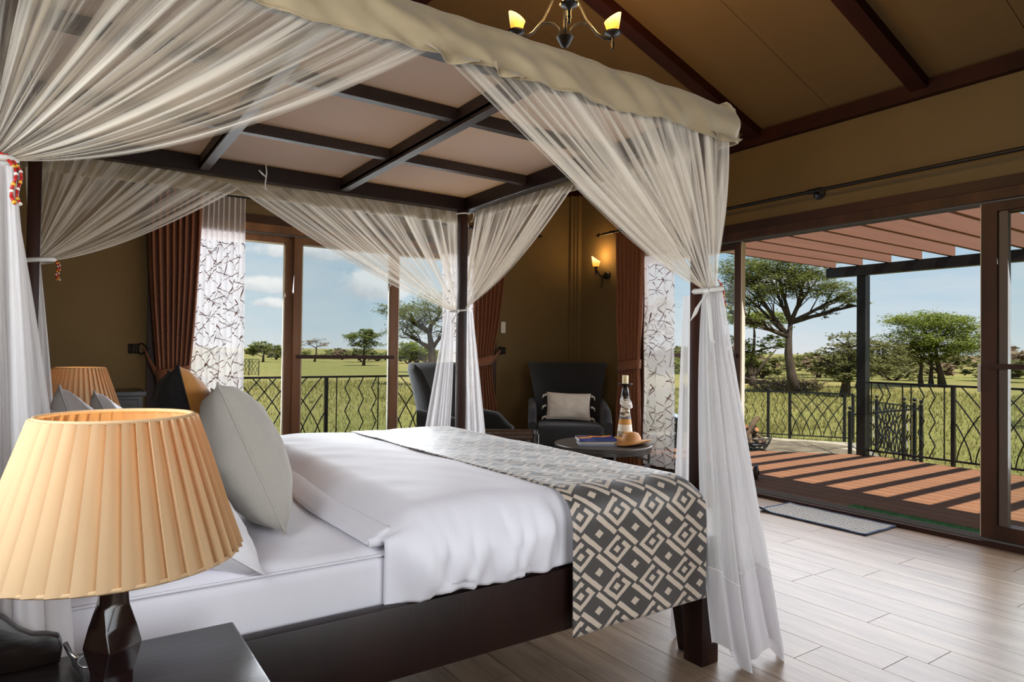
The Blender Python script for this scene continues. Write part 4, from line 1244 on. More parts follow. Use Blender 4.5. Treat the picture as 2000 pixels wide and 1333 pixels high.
# ================================================================ SEATING CORNER
M_CHAR = pbr('charcoal_weave', srgb(29, 29, 31), 0.92, col2=srgb(42, 42, 44), nscale=140, bump=0.2, bscale=320, detail=2, sheen=0.15)
M_HONEY = pbr('honey_wood', srgb(176, 112, 52), 0.4, col2=srgb(200, 136, 70), nscale=9, nstretch=(1, 1, 0.2))
M_CREAM = pbr('cream_cotton', srgb(214, 203, 190), 0.9, col2=srgb(222, 212, 200), nscale=120, bump=0.15, bscale=300, detail=2)
def armchair(label, loc, rz):
    """local front is -Y"""
    r = thing('armchair', label, 'armchair', loc, rz)
    # backrest: concave, wider and flared towards the top
    b = MB()
    N, Kz = 20, 14
    front, back = [], []
    for j in range(Kz+1):
        t = j/Kz
        z = lerp(0.30, 1.015, t)
        hw = 0.295 + 0.095*t**2.2
        rec = 0.20 + 0.13*t
        ef = 0.045*(1-math.sqrt(max(0, 1-(max(0, t-0.93)/0.07)**2)))
        fr, bk = [], []
        for i in range(N+1):
            s = i/N*2-1
            wing = 0.20*abs(s)**3.2*(0.55+0.45*math.sin(PI*min(1, t*0.9)))
            y = rec - wing
            th = 0.085*(1-0.35*abs(s)**4)
            x = s*hw
            fr.append(Vector((x, y+ef*0.7, z)))
            bk.append(Vector((x*1.02, y+th-ef*0.7, z)))
        front.append(fr); back.append(bk)
    secs = [f + bk[::-1] for f, bk in zip(front, back)]
    b.loft(secs)
    b.build('backrest', M_CHAR, r, smooth=True, world=False, sharp=0.9)
    # seat cushion
    b = MB()
    secs = []
    for z, ins in ((0.285, 0.02), (0.295, 0.004), (0.33, 0.0), (0.41, 0.0), (0.435, 0.006), (0.447, 0.025), (0.45, 0.06)):
        secs.append([Vector((p[0], p[1]-0.06, z+0.012*(1-(p[0]/0.3)**2)*(1 if z > 0.42 else 0))) for p in rrect(0.62-2*ins, 0.60-2*ins, 0.05, 5)])
    b.loft(secs)
    b.build('seat_cushion', M_CHAR, r, smooth=True, world=False)
    b = MB()
    b.loft([[Vector((p[0], p[1]-0.02, z)) for p in rrect(0.68, 0.62, 0.05, 4)] for z in (0.17, 0.285)])
    b.build('seat_base', M_CHAR, r, smooth=True, world=False, sharp=0.7)
    for sx in (-1, 1):
        b = MB()
        secs = []
        for k in range(15):
            t = k/14
            y = lerp(0.20, -0.33, t)
            zt = lerp(0.66, 0.575, t) - 0.09*sstep(t, 0.72, 1.0)
            w = 0.075
            zb = 0.20
            h = zt - zb
            secs.append([Vector((sx*(0.345) + p[0], y, zb+h/2+p[1])) for p in rrect(w, h, 0.034, 4)])
        b.loft(secs)
        b.build('arm', M_CHAR, r, smooth=True, world=False, sharp=0.8)
    for sx in (-1, 1):
        for y in (-0.27, 0.24):
            MB().lathe([(0.014, 0), (0.018, 0.04), (0.027, 0.11), (0.024, 0.15), (0.028, 0.17)], 12, (sx*0.27, y, 0)).build('leg', M_HONEY, r, smooth=True, world=False)
    return r
CH1 = (4.035, 4.945, 0.028)
armchair('charcoal wing armchair in the corner, holding the tasselled cushion', CH1, -0.62)
armchair('charcoal wing armchair without a cushion, turned sideways behind the tied net', (2.72, 4.72, 0.028), 0.62)
# small cushion with tassels
tc_ = thing('cushion', 'small cream cushion with side tassels on the corner armchair', 'cushion', (0, 0, 0))
d1 = Vector((math.sin(-0.62), -math.cos(-0.62), 0))          # chair front direction
cpos = Vector(CH1) + d1*0.02 + Vector((0, 0, 0.600))
tc_.location = cpos
tc_.rotation_euler = (Matrix.Rotation(-0.62, 3, 'Z') @ Matrix.Rotation(-0.30, 3, 'X') @ Matrix.Rotation(0.03, 3, 'Y')).to_euler()
b, seam = pillow_mesh(0.42, 0.26, 0.13, 12.0, n=22, pinch=0.06)
b.build('cover', M_CREAM, tc_, smooth=True, world=False)
MB().tube(seam, 0.003, 5).build('seam', M_CREAM, tc_, smooth=True, world=False)
for sx in (-1, 1):
    for v in (-0.88, -0.02, 0.84):
        t = MB().ball((sx*0.222, 0, v*0.125), 0.012, 8, 5)
        for k in range(7):
            a = 2*PI*k/7
            t.tube([(sx*0.225, 0, v*0.125), (sx*0.245, 0.010*math.cos(a), v*0.125-0.012+0.008*math.sin(a)), (sx*0.25, 0.013*math.cos(a), v*0.125-0.03+0.008*math.sin(a))], [0.004, 0.005, 0.002], 5)
        t.build('tassel', M_CREAM, tc_, smooth=True, world=False)
# ---------------------------------------------------------------- coffee table
M_TOPW = pbr('smoked_wood_top', srgb(48, 42, 39), 0.34, col2=srgb(66, 59, 54), nscale=8, nstretch=(0.2, 1.4, 1))
M_GUN = pbr('gunmetal', srgb(66, 64, 64), 0.32, metal=0.7, col2=srgb(86, 83, 82), nscale=30)
TB = Vector((3.47, 3.83, 0.028))
tb = thing('coffee_table', 'low round dark coffee table with thin metal legs on the shaggy rug', 'table', tuple(TB))
TR, TZ = 0.372, 0.42
MB().lathe([(0.01, TZ-0.022), (TR-0.012, TZ-0.022), (TR, TZ-0.016), (TR, TZ-0.004), (TR-0.004, TZ), (0.01, TZ)], 64).build('table_top', M_TOPW, tb, smooth=True, world=False, sharp=0.5)
MB().lathe([(TR-0.006, TZ-0.05), (TR-0.001, TZ-0.05), (TR-0.001, TZ-0.022), (TR-0.006, TZ-0.022), (TR-0.006, TZ-0.05)], 64, caps=False).build('apron', M_GUN, tb, world=False, smooth=True, sharp=0.5)
ring = MB().lathe([(TR-0.02, 0.28), (TR+0.004, 0.28), (TR+0.004, 0.292), (TR-0.02, 0.292), (TR-0.02, 0.28)], 64, caps=False)
ring.build('lower_ring', M_GUN, tb, world=False, smooth=True, sharp=0.5)
for k in range(4):
    a = -0.50 + k*PI/2
    MB().cbox((0, 0, 0), 0.016, 0.016, TZ-0.022, Matrix.Translation((math.cos(a)*(TR-0.008), math.sin(a)*(TR-0.008), (TZ-0.022)/2)) @ Matrix.Rotation(a, 4, 'Z')).build('leg', M_GUN, tb, world=False)
# books
M_PAGE = pbr('book_pages', srgb(220, 218, 212), 0.8, col2=srgb(196, 192, 186), nscale=90, nstretch=(0.05, 0.05, 8))
def cover_mat(name, mode):
    m, nt, out = new_mat(name)
    tc = node(nt, 'ShaderNodeTexCoord')
    sp = node(nt, 'ShaderNodeSeparateXYZ', {0: tc.outputs['Object']})
    n = node(nt, 'ShaderNodeTexNoise', {'Vector': tc.outputs['Object'], 'Scale': 11.0, 'Detail': 4.0})
    k = mth(nt, 'ADD', mth(nt, 'MULTIPLY', sp.outputs[0], 3.2), mth(nt, 'ADD', mth(nt, 'MULTIPLY', sp.outputs[1], 1.8), n.outputs[0]))
    if mode == 0:
        c = ramp(nt, k, [(0.20, srgb(34, 48, 110)), (0.42, srgb(60, 70, 140)), (0.52, srgb(205, 84, 26)), (0.62, srgb(240, 190, 70)), (0.72, srgb(150, 50, 24)), (0.85, srgb(40, 36, 80))])
    else:
        c = ramp(nt, k, [(0.2, srgb(120, 130, 150)), (0.8, srgb(170, 176, 188))])
    b_ = node(nt, 'ShaderNodeBsdfPrincipled', {'Base Color': c, 'Roughness': 0.25})
    nt.links.new(b_.outputs[0], out.inputs[0])
    return m
M_C0, M_C1 = cover_mat('sunset_cover', 0), cover_mat('grey_blue_cover', 1)
M_CW = pbr('cream_cover', srgb(206, 196, 178), 0.5)
def book(label, loc, rz, w, d, h, mc):
    r = thing('book', label, 'book', loc, rz, None)
    MB().box(-w/2+0.004, w/2, -d/2+0.003, d/2-0.003, 0.003, h-0.003).build('pages', M_PAGE, r, world=False)
    c = MB().box(-w/2, w/2+0.003, -d/2, d/2, 0, 0.003).box(-w/2, w/2+0.003, -d/2, d/2, h-0.003, h).box(-w/2, -w/2+0.003, -d/2, d/2, 0.003, h-0.003)
    c.build('cover', mc, r, world=False)
    return r
zt = TB.z + TZ
book('pale grey-blue large book at the bottom of the stack on the coffee table', (3.395, 3.815, zt), -0.58+PI/2, 0.21, 0.29, 0.014, M_C1)
book('cream book in the middle of the stack on the coffee table', (3.40, 3.815, zt+0.014), -0.58+PI/2, 0.20, 0.285, 0.015, M_CW)
book('book with a blue and orange sunset cover on top of the stack', (3.385, 3.82, zt+0.029), -0.53+PI/2, 0.20, 0.285, 0.024, M_C0)
# hat
M_HAT = pbr('tan_leather', srgb(172, 116, 54), 0.55, col2=srgb(190, 134, 68), nscale=8, bump=0.05, bscale=60)
M_HATB = pbr('braided_band', srgb(88, 54, 28), 0.7)
hat = thing('cowboy_hat', 'tan leather brimmed hat lying on the coffee table', 'hat', (3.60, 3.655, zt), 0.3)
b = MB()
secs = []
for r_, z, kind in ((0.150, 0.020, 'b'), (0.148, 0.016, 'b'), (0.12, 0.010, 'b'), (0.095, 0.008, 'b'), (0.080, 0.012, 'c'), (0.076, 0.04, 'c'), (0.070, 0.075, 'c'), (0.058, 0.094, 'c'), (0.040, 0.098, 't'), (0.018, 0.086, 't'), (0.002, 0.082, 't')):
    q = []
    for k in range(40):
        a = 2*PI*k/40
        ex, ey = 1.12, 0.92
        zz = z
        if kind == 'b':
            zz = z + 0.030*(abs(math.sin(a))**2)*((r_-0.08)/0.07) - 0.006*abs(math.cos(a))*((r_-0.08)/0.07)
        if kind in 'ct' and z > 0.06:
            zz = z - 0.020*max(0, math.cos(a))*(1) + 0.004*math.sin(2*a)
        q.append(Vector((math.cos(a)*r_*ex, math.sin(a)*r_*ey, zz)))
    secs.append(q)
b.loft(secs)
b.build('hat_felt', M_HAT, hat, smooth=True, world=False, solid=0.003)
bb = MB()
for k in range(44):
    a = 2*PI*k/44
    bb.ball((math.cos(a)*0.081*1.12, math.sin(a)*0.081*0.92, 0.019), 0.006, 6, 4)
bb.build('braided_band', M_HATB, hat, smooth=True, world=False)
# figurine candle holder
fg = thing('figurine_candle_holder', 'tall carved figurine candle holder with a beaded necklace on the coffee table', 'candle holder', (3.735, 3.865, zt))
fg.scale = (1.22, 1.22, 1.22)
def fig_mat():
    m, nt, out = new_mat('painted_robe')
    tc = node(nt, 'ShaderNodeTexCoord')
    sp = node(nt, 'ShaderNodeSeparateXYZ', {0: tc.outputs['Object']})
    n = node(nt, 'ShaderNodeTexNoise', {'Vector': node(nt, 'ShaderNodeMapping', {'Vector': tc.outputs['Object'], 'Scale': (20, 20, 70), 'Rotation': (0.5, 0.4, 0)}).outputs[0], 'Scale': 1.3, 'Detail': 3.0})
    st = ramp(nt, n.outputs[0], [(0.42, srgb(70, 58, 46)), (0.50, srgb(150, 120, 78)), (0.56, srgb(216, 204, 184))])
    c = ramp(nt, mth(nt, 'MULTIPLY', sp.outputs[2], 4.0), [(0.0, srgb(226, 216, 198)), (0.30, srgb(226, 216, 198)), (0.36, srgb(228, 220, 204)), (0.42, srgb(196, 140, 54)), (0.54, srgb(190, 132, 50)), (0.57, srgb(76, 84, 98)), (0.62, srgb(214, 200, 178)), (1.0, srgb(206, 190, 166))], 'CONSTANT')
    mask = mth(nt, 'MAXIMUM', mth(nt, 'GREATER_THAN', sp.outputs[2], 0.155), mth(nt, 'LESS_THAN', sp.outputs[2], 0.06))
    c2 = mixc(nt, mask, c, st)
    b_ = node(nt, 'ShaderNodeBsdfPrincipled', {'Base Color': c2, 'Roughness': 0.5})
    nt.links.new(b_.outputs[0], out.inputs[0])
    return m
M_FIG = fig_mat()
M_EBONY = pbr('ebony', srgb(26, 19, 17), 0.3)
M_WAX = pbr('ivory_wax', srgb(236, 222, 178), 0.5)
MB().lathe([(0.004, 0), (0.052, 0.0), (0.054, 0.006), (0.050, 0.05), (0.042, 0.12), (0.032, 0.19), (0.024, 0.235), (0.018, 0.255), (0.010, 0.27)], 22).build('robe', M_FIG, fg, smooth=True, world=False)
hd = MB().lathe([(0.009, 0.262), (0.009, 0.275), (0.017, 0.285), (0.023, 0.303), (0.024, 0.322), (0.020, 0.342), (0.010, 0.354), (0.003, 0.357)], 16)
hd.ball((0, -0.022, 0.312), 0.006, 6, 4).ball((0.008, -0.02, 0.298), 0.006, 6, 4)
hd.build('head', M_EBONY, fg, smooth=True, world=False)
nk = MB()
for k, (rr_, zz) in enumerate(((0.030, 0.262), (0.034, 0.252), (0.037, 0.242), (0.038, 0.232))):
    nk.tube([(rr_*math.cos(t), rr_*math.sin(t)-0.010, zz+0.018*math.sin(t)) for t in [2*PI*i/24 for i in range(25)]], 0.0032, 6)
nk.build('necklace', M_BEADW, fg, smooth=True, world=False)
ea = MB()
for sx in (-1, 1):
    ea.tube([(sx*0.024, 0, 0.335), (sx*0.042, 0, 0.262), (sx*0.030, 0, 0.262), (sx*0.024, 0, 0.30)], 0.002, 5)
ea.build('wire_earring', M_STEEL, fg, world=False)
MB().lathe([(0.004, 0.355), (0.012, 0.356), (0.040, 0.362), (0.048, 0.369), (0.047, 0.372), (0.010, 0.366)], 24).build('candle_plate', M_BLACK, fg, smooth=True, world=False)
cd = thing('candle', 'short ivory candle on the figurine candle holder', 'candle', (3.735, 3.865, zt+0.368*1.22))
cd.scale = (1.15, 1.15, 1.15)
MB().lathe([(0.002, 0), (0.021, 0.0), (0.021, 0.056), (0.018, 0.060), (0.004, 0.057)], 18).build('wax', M_WAX, cd, smooth=True, world=False, sharp=0.6)
MB().tube([(0, 0, 0.055), (0.001, 0, 0.064)], 0.0012, 5).build('wick', M_BLACK, cd, world=False)
# slatted luggage rack beyond the foot of the bed
M_RACK = pbr('walnut_rack', srgb(44, 32, 25), 0.35, col2=srgb(66, 48, 38), nscale=9, nstretch=(0.2, 1, 1))
M_STRAP = pbr('grey_strap', srgb(84, 78, 72), 0.55, col2=srgb(98, 91, 84), nscale=60)
rk = thing('luggage_rack', 'dark wooden luggage rack with webbing straps between the bed and the coffee table', 'rack', (2.70, 4.0, 0.028), -0.60)
for y in (-0.03, 0.20):
    MB().tube([(-0.20, y, 0.50), (0.18, y, 0.50)], 0.030, 14).build('top_bar', M_RACK, rk, smooth=True, world=False, sharp=0.8)
for k in range(5):
    x = -0.15 + k*0.075
    b = MB()
    secs = []
    for i in range(9):
        t = i/8
        y, z = lerp(-0.045, 0.215, t), 0.515 - 0.0*t
        secs.append((y, z))
    path = [(-0.048, 0.34), (-0.052, 0.44), (-0.052, 0.50), (-0.03, 0.524), (0.06, 0.50), (0.11, 0.497), (0.17, 0.505), (0.20, 0.524), (0.222, 0.50), (0.218, 0.44), (0.215, 0.34)]
    b.loft([[Vector((x-0.014, y, z)), Vector((x+0.014, y, z))] for y, z in path], caps=False, closed=False)
    b.build('strap', M_STRAP, rk, world=False, smooth=True, solid=0.003)
for x in (-0.205, 0.19, 0.212):
    b = MB()
    b.tube([(x, -0.10, 0.0), (x, -0.075, 0.35), (x, -0.05, 0.49), (x, -0.02, 0.522), (x, 0.005, 0.50), (x, 0.10, 0.25), (x, 0.23, 0.0)], 0.009, 8, flat=1.6)
    b.build('leg_frame', M_GUN, rk, smooth=True, world=False)
    b = MB()
    b.tube([(x, 0.27, 0.0), (x, 0.245, 0.35), (x, 0.22, 0.49), (x, 0.20, 0.522), (x, 0.17, 0.50), (x, 0.07, 0.25), (x, -0.06, 0.0)], 0.009, 8, flat=1.6)
    b.build('leg_frame', M_GUN, rk, smooth=True, world=False)
MB().tube([(-0.205, 0.005, 0.29), (0.21, 0.005, 0.29)], 0.009, 8).build('stretcher', M_GUN, rk, smooth=True, world=False)
# dark chest at the far wall, beyond the pillows
ct = thing('chest', 'low black wooden chest against the wall under the ornate iron curtain hook', 'chest', (0.16, 5.38, 0))
MB().box(-0.36, 0.50, 5.18, 5.585, 0.81, 0.845).build('top', M_NIGHT, ct, bevel=(0.004, 1))
MB().box(-0.34, 0.48, 5.20, 5.58, 0.06, 0.81).build('body', M_NIGHT, ct)
for k in range(3):
    z0 = 0.09 + k*0.24
    d = MB().box(-0.31, 0.45, 5.185, 5.20, z0, z0+0.22).build('drawer', M_NIGHT, ct, bevel=(0.003, 1))
    MB().ball((0.07, 5.176, z0+0.11), 0.014, 8, 6).build('knob', M_STEEL, d, smooth=True)
for x in (-0.34, 0.43):
    for y in (5.20, 5.53):
        MB().box(x, x+0.05, y, y+0.05, 0, 0.06).build('foot', M_NIGHT, ct)
# ---------------------------------------------------------------- shaggy rug and woven door mat
M_SHAG = pbr('shag_pile', srgb(205, 192, 172), 0.95, col2=srgb(150, 132, 112), nscale=28, detail=4)
rug = thing('shaggy_rug', 'cream shaggy rug under the coffee table and armchairs', 'rug', (3.5, 4.25, 0))
RX_0, RX_1, RY_0, RY_1 = 2.42, 4.60, 3.30, 5.32
def rug_fn(u, v):
    x, y = lerp(RX_0, RX_1, u), lerp(RY_0, RY_1, v)
    e = min(u, 1-u, v, 1-v)
    z = 0.004 + 0.022*min(1, e*30) + 0.006*nz(x*28, y*28, 0.1)*min(1, e*30)
    return Vector((x+0.02*nz(y*8, 1, 2), y+0.02*nz(x*8, 3, 2), max(0.003, z)))
MB().grid(rug_fn, 110, 100).build('backing', M_SHAG, rug, smooth=True)
b = MB()
for k in range(9000):
    if k < 5200:
        x, y = random.uniform(RX_0-0.015, RX_1+0.015), random.uniform(RY_0-0.015, RY_0+0.5)
        if random.random() < 0.5:
            x, y = random.uniform(4.0, RX_1+0.02), random.uniform(RY_0-0.015, 4.4)
    else:
        x, y = random.uniform(RX_0, RX_1), random.uniform(RY_0, RY_1)
    a = random.uniform(0, 2*PI)
    l = random.uniform(0.02, 0.038)
    dx, dy = math.cos(a)*l*0.8, math.sin(a)*l*0.8
    w = 0.004
    px, py = -math.sin(a)*w, math.cos(a)*w
    z0, z1 = 0.008, random.uniform(0.028, 0.045)
    b.add([(x-px, y-py, z0), (x+px, y+py, z0), (x+dx*0.5+px, y+dy*0.5+py, z1), (x+dx*0.5-px, y+dy*0.5-py, z1), (x+dx, y+dy, z1-0.015)], [(0, 1, 2, 3), (3, 2, 4)])
b.build('pile', M_SHAG, rug)['kind'] = 'stuff'
def mat_weave():
    m, nt, out = new_mat('flat_weave')
    tc = node(nt, 'ShaderNodeTexCoord')
    sp = node(nt, 'ShaderNodeSeparateXYZ', {0: tc.outputs['Object']})
    st = mth(nt, 'SINE', mth(nt, 'MULTIPLY', sp.outputs[0], 2*PI/0.034))
    zg = mth(nt, 'SINE', mth(nt, 'ADD', mth(nt, 'MULTIPLY', sp.outputs[1], 2*PI/0.030), mth(nt, 'MULTIPLY', st, 1.6)))
    n = node(nt, 'ShaderNodeTexNoise', {'Vector': tc.outputs['Object'], 'Scale': 90.0, 'Detail': 2.0})
    k = mth(nt, 'ADD', mth(nt, 'ADD', mth(nt, 'MULTIPLY', st, 0.26), mth(nt, 'MULTIPLY', zg, 0.12)), n.outputs[0])
    c = ramp(nt, k, [(0.28, srgb(70, 86, 108)), (0.5, srgb(138, 134, 126)), (0.75, srgb(184, 170, 146))])
    b_ = node(nt, 'ShaderNodeBsdfPrincipled', {'Base Color': c, 'Roughness': 0.95})
    bp = node(nt, 'ShaderNodeBump', {'Strength': 0.5, 'Distance': 0.004, 'Height': k})
    nt.links.new(bp.outputs[0], b_.inputs['Normal'])
    nt.links.new(b_.outputs[0], out.inputs[0])
    return m
M_MATW = mat_weave()
M_NAVY = pbr('navy_border', srgb(52, 62, 84), 0.9, col2=srgb(66, 78, 100), nscale=60)
dm = thing('door_mat', 'flat-woven blue and beige mat at the open sliding door', 'mat', (4.44, 2.61, 0))
m0, m1, n0, n1 = 4.25, 4.635, 2.225, 3.0
def mat_fn(u, v):
    x, y = lerp(m0, m1, u), lerp(n0, n1, v)
    z = 0.007 + 0.003*nz(x*9, y*9, 2) + 0.018*sstep(1-u, 0.88, 1.0)*sstep(v, 0.85, 1.0) + 0.004*sstep(v, 0.93, 1)*(1+nz(x*30, 1, 1))
    return Vector((x+0.004*nz(y*9, 1, 5), y+0.004*nz(x*9, 2, 5), z))
MB().grid(mat_fn, 40, 70).build('weave', M_MATW, dm, smooth=True, solid=0.006)
eb = MB()
path = [mat_fn(k/30, 0) for k in range(31)] + [mat_fn(1, k/50) for k in range(1, 51)] + [mat_fn(1-k/30, 1) for k in range(1, 31)] + [mat_fn(0, 1-k/50) for k in range(1, 51)]
eb.tube(path, 0.0075, 6)
eb.build('border', M_NAVY, dm, smooth=True)
# ================================================================ LIGHT FITTINGS
def amber_mat():
    m, nt, out = new_mat('amber_glass')
    tc = node(nt, 'ShaderNodeTexCoord')
    sp = node(nt, 'ShaderNodeSeparateXYZ', {0: tc.outputs['Object']})
    n = node(nt, 'ShaderNodeTexNoise', {'Vector': tc.outputs['Object'], 'Scale': 30.0, 'Detail': 3.0})
    k = mth(nt, 'ADD', mth(nt, 'MULTIPLY', sp.outputs[2], 11.0), mth(nt, 'MULTIPLY', n.outputs[0], 0.25))
    c = ramp(nt, k, [(0.05, (0.9, 0.28, 0.02)), (0.5, (1.0, 0.50, 0.08)), (1.0, (1.0, 0.80, 0.40))])
    b_ = node(nt, 'ShaderNodeBsdfPrincipled', {'Base Color': c, 'Roughness': 0.3, 'Emission Color': c, 'Emission Strength': 1.35})
    nt.links.new(b_.outputs[0], out.inputs[0])
    return m
M_AMBER = amber_mat()
def glass_cup(root, c, s, lean, power, name='glass_shade', light=True):
    """slant-cut amber glass, rim higher on the side given by lean (angle)"""
    b = MB()
    n = 24
    secs = []
    for k in range(7):
        t = k/6
        r_ = lerp(0.027, 0.046, t**0.8)*s
        q = []
        for i in range(n):
            a = 2*PI*i/n
            z = t*0.085*s*(1 + 0.33*math.cos(a-lean)*t)
            q.append(Vector((math.cos(a)*r_, math.sin(a)*r_, z)))
        secs.append(q)
    b.loft(secs, caps=False)
    b.add([(0, 0, 0)]+[tuple(p) for p in secs[0]], [(0, i+1, (i+1) % n+1) for i in range(n)])
    o = b.build(name, M_AMBER, root, smooth=True, world=False, solid=0.003)
    o.location = c
    if light:
        l = bpy.data.lights.new('bulb_light', 'POINT')
        l.energy, l.color, l.shadow_soft_size = power, (1.0, 0.60, 0.22), 0.03
        lo = bpy.data.objects.new('bulb_light', l)
        COL.objects.link(lo)
        lo.parent = root
        lo.location = (c[0], c[1], c[2]+0.13*s)
    return o
chx, chy, chz = RIDGE_X, 2.66, 2.715
chd = thing('chandelier', 'wrought-iron chandelier with amber glass cups hanging from the ridge', 'chandelier', (chx, chy, chz))
prof = [(0.004, 0.0), (0.012, 0.002)]
for k in range(7):
    rr_ = 0.020 + 0.0035*k
    prof += [(rr_, 0.008+0.007*k), (rr_+0.003, 0.011+0.007*k), (rr_, 0.0145+0.007*k)]
prof += [(0.030, 0.062), (0.012, 0.068)]
MB().lathe(prof, 24).build('hub', M_BLACK, chd, smooth=True, world=False, sharp=0.7)
MB().lathe([(0.009, 0.06), (0.011, 0.12), (0.008, 0.2), (0.008, 0.42), (0.018, 0.44), (0.022, 0.47), (0.012, 0.50), (0.007, 0.53), (0.007, 0.90), (0.05, 0.93), (0.055, 0.96)], 16).build('stem', M_BLACK, chd, smooth=True, world=False)
ROOM_R = _r
base_ang = math.atan2(ROOM_R.y, ROOM_R.x)
for k, a in enumerate((base_ang+0.10, base_ang+PI-0.10, base_ang-PI/2)):
    ca, sa = math.cos(a), math.sin(a)
    def P_(r_, z):
        return (ca*r_, sa*r_, z)
    MB().tube([P_(0.02, 0.45), P_(0.035, 0.36), P_(0.065, 0.25), P_(0.11, 0.15), P_(0.165, 0.085), P_(0.21, 0.06), P_(0.245, 0.058)], 0.0075, 8).build('arm', M_BLACK, chd, smooth=True, world=False)
    MB().tube([P_(0.02, 0.065), P_(0.03, 0.10), P_(0.055, 0.128), P_(0.085, 0.135), P_(0.115, 0.13)], 0.006, 8).build('scroll', M_BLACK, chd, smooth=True, world=False)
    cupc = Vector(P_(0.25, 0.0))
    MB().lathe([(0.003, 0.0), (0.008, 0.004), (0.009, 0.012), (0.005, 0.02), (0.011, 0.03), (0.008, 0.04), (0.009, 0.06), (0.012, 0.075), (0.035, 0.083), (0.047, 0.092), (0.045, 0.095), (0.015, 0.09)], 20, cupc).build('cup', M_BLACK, chd, smooth=True, world=False)
    glass_cup(chd, tuple(cupc+Vector((0, 0, 0.093))), 0.92, a, 15.0)
sc = thing('wall_sconce', 'wrought-iron wall sconce with a lit amber glass beside the sliding door drape', 'sconce', (XW, 5.107, 1.944))
rotx = Vector((-1, 0, 0)).to_track_quat('Z', 'Y').to_matrix()
b = MB().lathe([(0.002, 0.022), (0.02, 0.02), (0.036, 0.012), (0.040, 0.004), (0.040, 0.0)][::-1], 24, (0, 0, 0), rotx @ Matrix.Diagonal((1.35, 1, 1)).to_3x3())
b.build('wall_plate', M_BLACK, sc, smooth=True, world=False)
MB().tube([(0, 0, -0.02), (-0.05, 0.01, -0.03), (-0.085, 0.02, -0.005), (-0.105, 0.03, 0.03), (-0.115, 0.036, 0.05)], 0.008, 8).build('arm', M_BLACK, sc, smooth=True, world=False)
MB().tube([(-0.06, 0.012, 0.0), (-0.055, 0.012, -0.06), (-0.06, 0.014, -0.11), (-0.075, 0.02, -0.135)], 0.006, 8).build('scroll', M_BLACK, sc, smooth=True, world=False)
MB().lathe([(0.003, -0.005), (0.008, 0.0), (0.006, 0.015), (0.012, 0.03), (0.009, 0.045), (0.012, 0.07), (0.026, 0.078), (0.028, 0.082), (0.012, 0.082)], 18, (-0.12, 0.04, 0.0)).build('cup', M_BLACK, sc, smooth=True, world=False)
glass_cup(sc, (-0.12, 0.04, 0.082), 0.98, 2.2, 3.6)
# ================================================================ DECK AND PERGOLA
M_BOARD = pbr('composite_deck', srgb(122, 86, 63), 0.85, spec=0.15, col2=srgb(131, 93, 69), nscale=14, nstretch=(3, 0.15, 1), rnd=0.10, bump=0.12, bscale=60, bstretch=(3, 0.1, 1))
M_DARKU = pbr('deck_substructure', srgb(26, 19, 16), 0.95)
GZ = -0.34
def dedge(x):
    """northern end of the deck for a board at x: a diagonal cut"""
    return 4.02 + (7.74-x)*0.985
deck = struct(MB().prism([(4.80, -2.5), (7.70, -2.5), (7.70, 4.04), (4.95, 6.75), (4.80, 6.75)], -0.10, -0.028).build('deck', M_DARKU))
BW = 0.142
k = 0
x = 4.812
while x + 0.05 < 7.72:
    x1 = min(x + BW - 0.009, 7.72)
    cuts = [-2.5, -0.6 + 0.7*((k*0.37) % 1), 2.2 + 1.1*((k*0.61) % 1)]
    y_end0, y_end1 = min(dedge(x), 6.75), min(dedge(x1), 6.75)
    segs = [(cuts[0], cuts[1]), (cuts[1], cuts[2]), (cuts[2], None)]
    for s0, s1 in segs:
        if s1 is None:
            pts = [(x, s0+0.004), (x1, s0+0.004), (x1, y_end1), (x, y_end0)]
        else:
            pts = [(x, s0+0.004), (x1, s0+0.004), (x1, s1), (x, s1)]
        MB().prism(pts, -0.028, -0.002).build('board', M_BOARD, deck)
    x += BW
    k += 1
# terrace outside the wide window
ter = struct(MB().box(-2.0, 4.9, YW+0.14, 7.42, -0.14, -0.03).build('terrace', M_DARKU))
for i in range(12):
    y0 = YW+0.145 + i*BW
    if y0 + BW < 7.43:
        MB().box(-2.0, 4.9, y0, y0+BW-0.005, -0.03, -0.004).build('board', M_BOARD, ter)
M_TURF = pbr('artificial_turf', srgb(40, 92, 36), 0.9, col2=srgb(56, 116, 46), nscale=60)
tf = thing('turf_strip', 'narrow strip of green artificial turf along the door sill', 'mat', (4.93, 1.8, 0))
MB().box(4.845, 5.02, 0.6, 2.72, -0.002, 0.010).build('turf_base', M_TURF, tf)
b = MB()
for i in range(2600):
    x, y = random.uniform(4.845, 5.02), random.uniform(0.9, 2.72)
    a = random.uniform(0, 6.28)
    b.add([(x-0.002, y, 0.008), (x+0.002, y, 0.008), (x+0.006*math.cos(a), y+0.006*math.sin(a), 0.026)], [(0, 1, 2)])
b.build('blades', M_TURF, tf)['kind'] = 'stuff'
M_SLATP = pbr('pergola_slat', srgb(116, 81, 66), 0.85, spec=0.3, col2=srgb(123, 87, 71), nscale=10, nstretch=(0.1, 3, 3))
pg = thing('pergola', 'pergola of reddish-brown slats on a black steel beam and post over the deck', 'pergola', (7.65, 4.0, 0))
for i in range(-18, 4):
    y = 3.43 + 0.32*i
    MB().box(4.80, 7.66, y-0.022, y+0.022, 2.185, 2.325).build('slat', M_SLATP, pg)
MB().box(7.57, 7.66, -2.4, 4.44, 2.065, 2.180).build('beam', M_BLACK, pg)
MB().box(7.60, 7.70, 3.985, 4.085, -0.002, 2.065).build('post', M_BLACK, pg)
MB().box(7.60, 7.70, -1.6, -1.5, -0.002, 2.065).build('post', M_BLACK, pg)
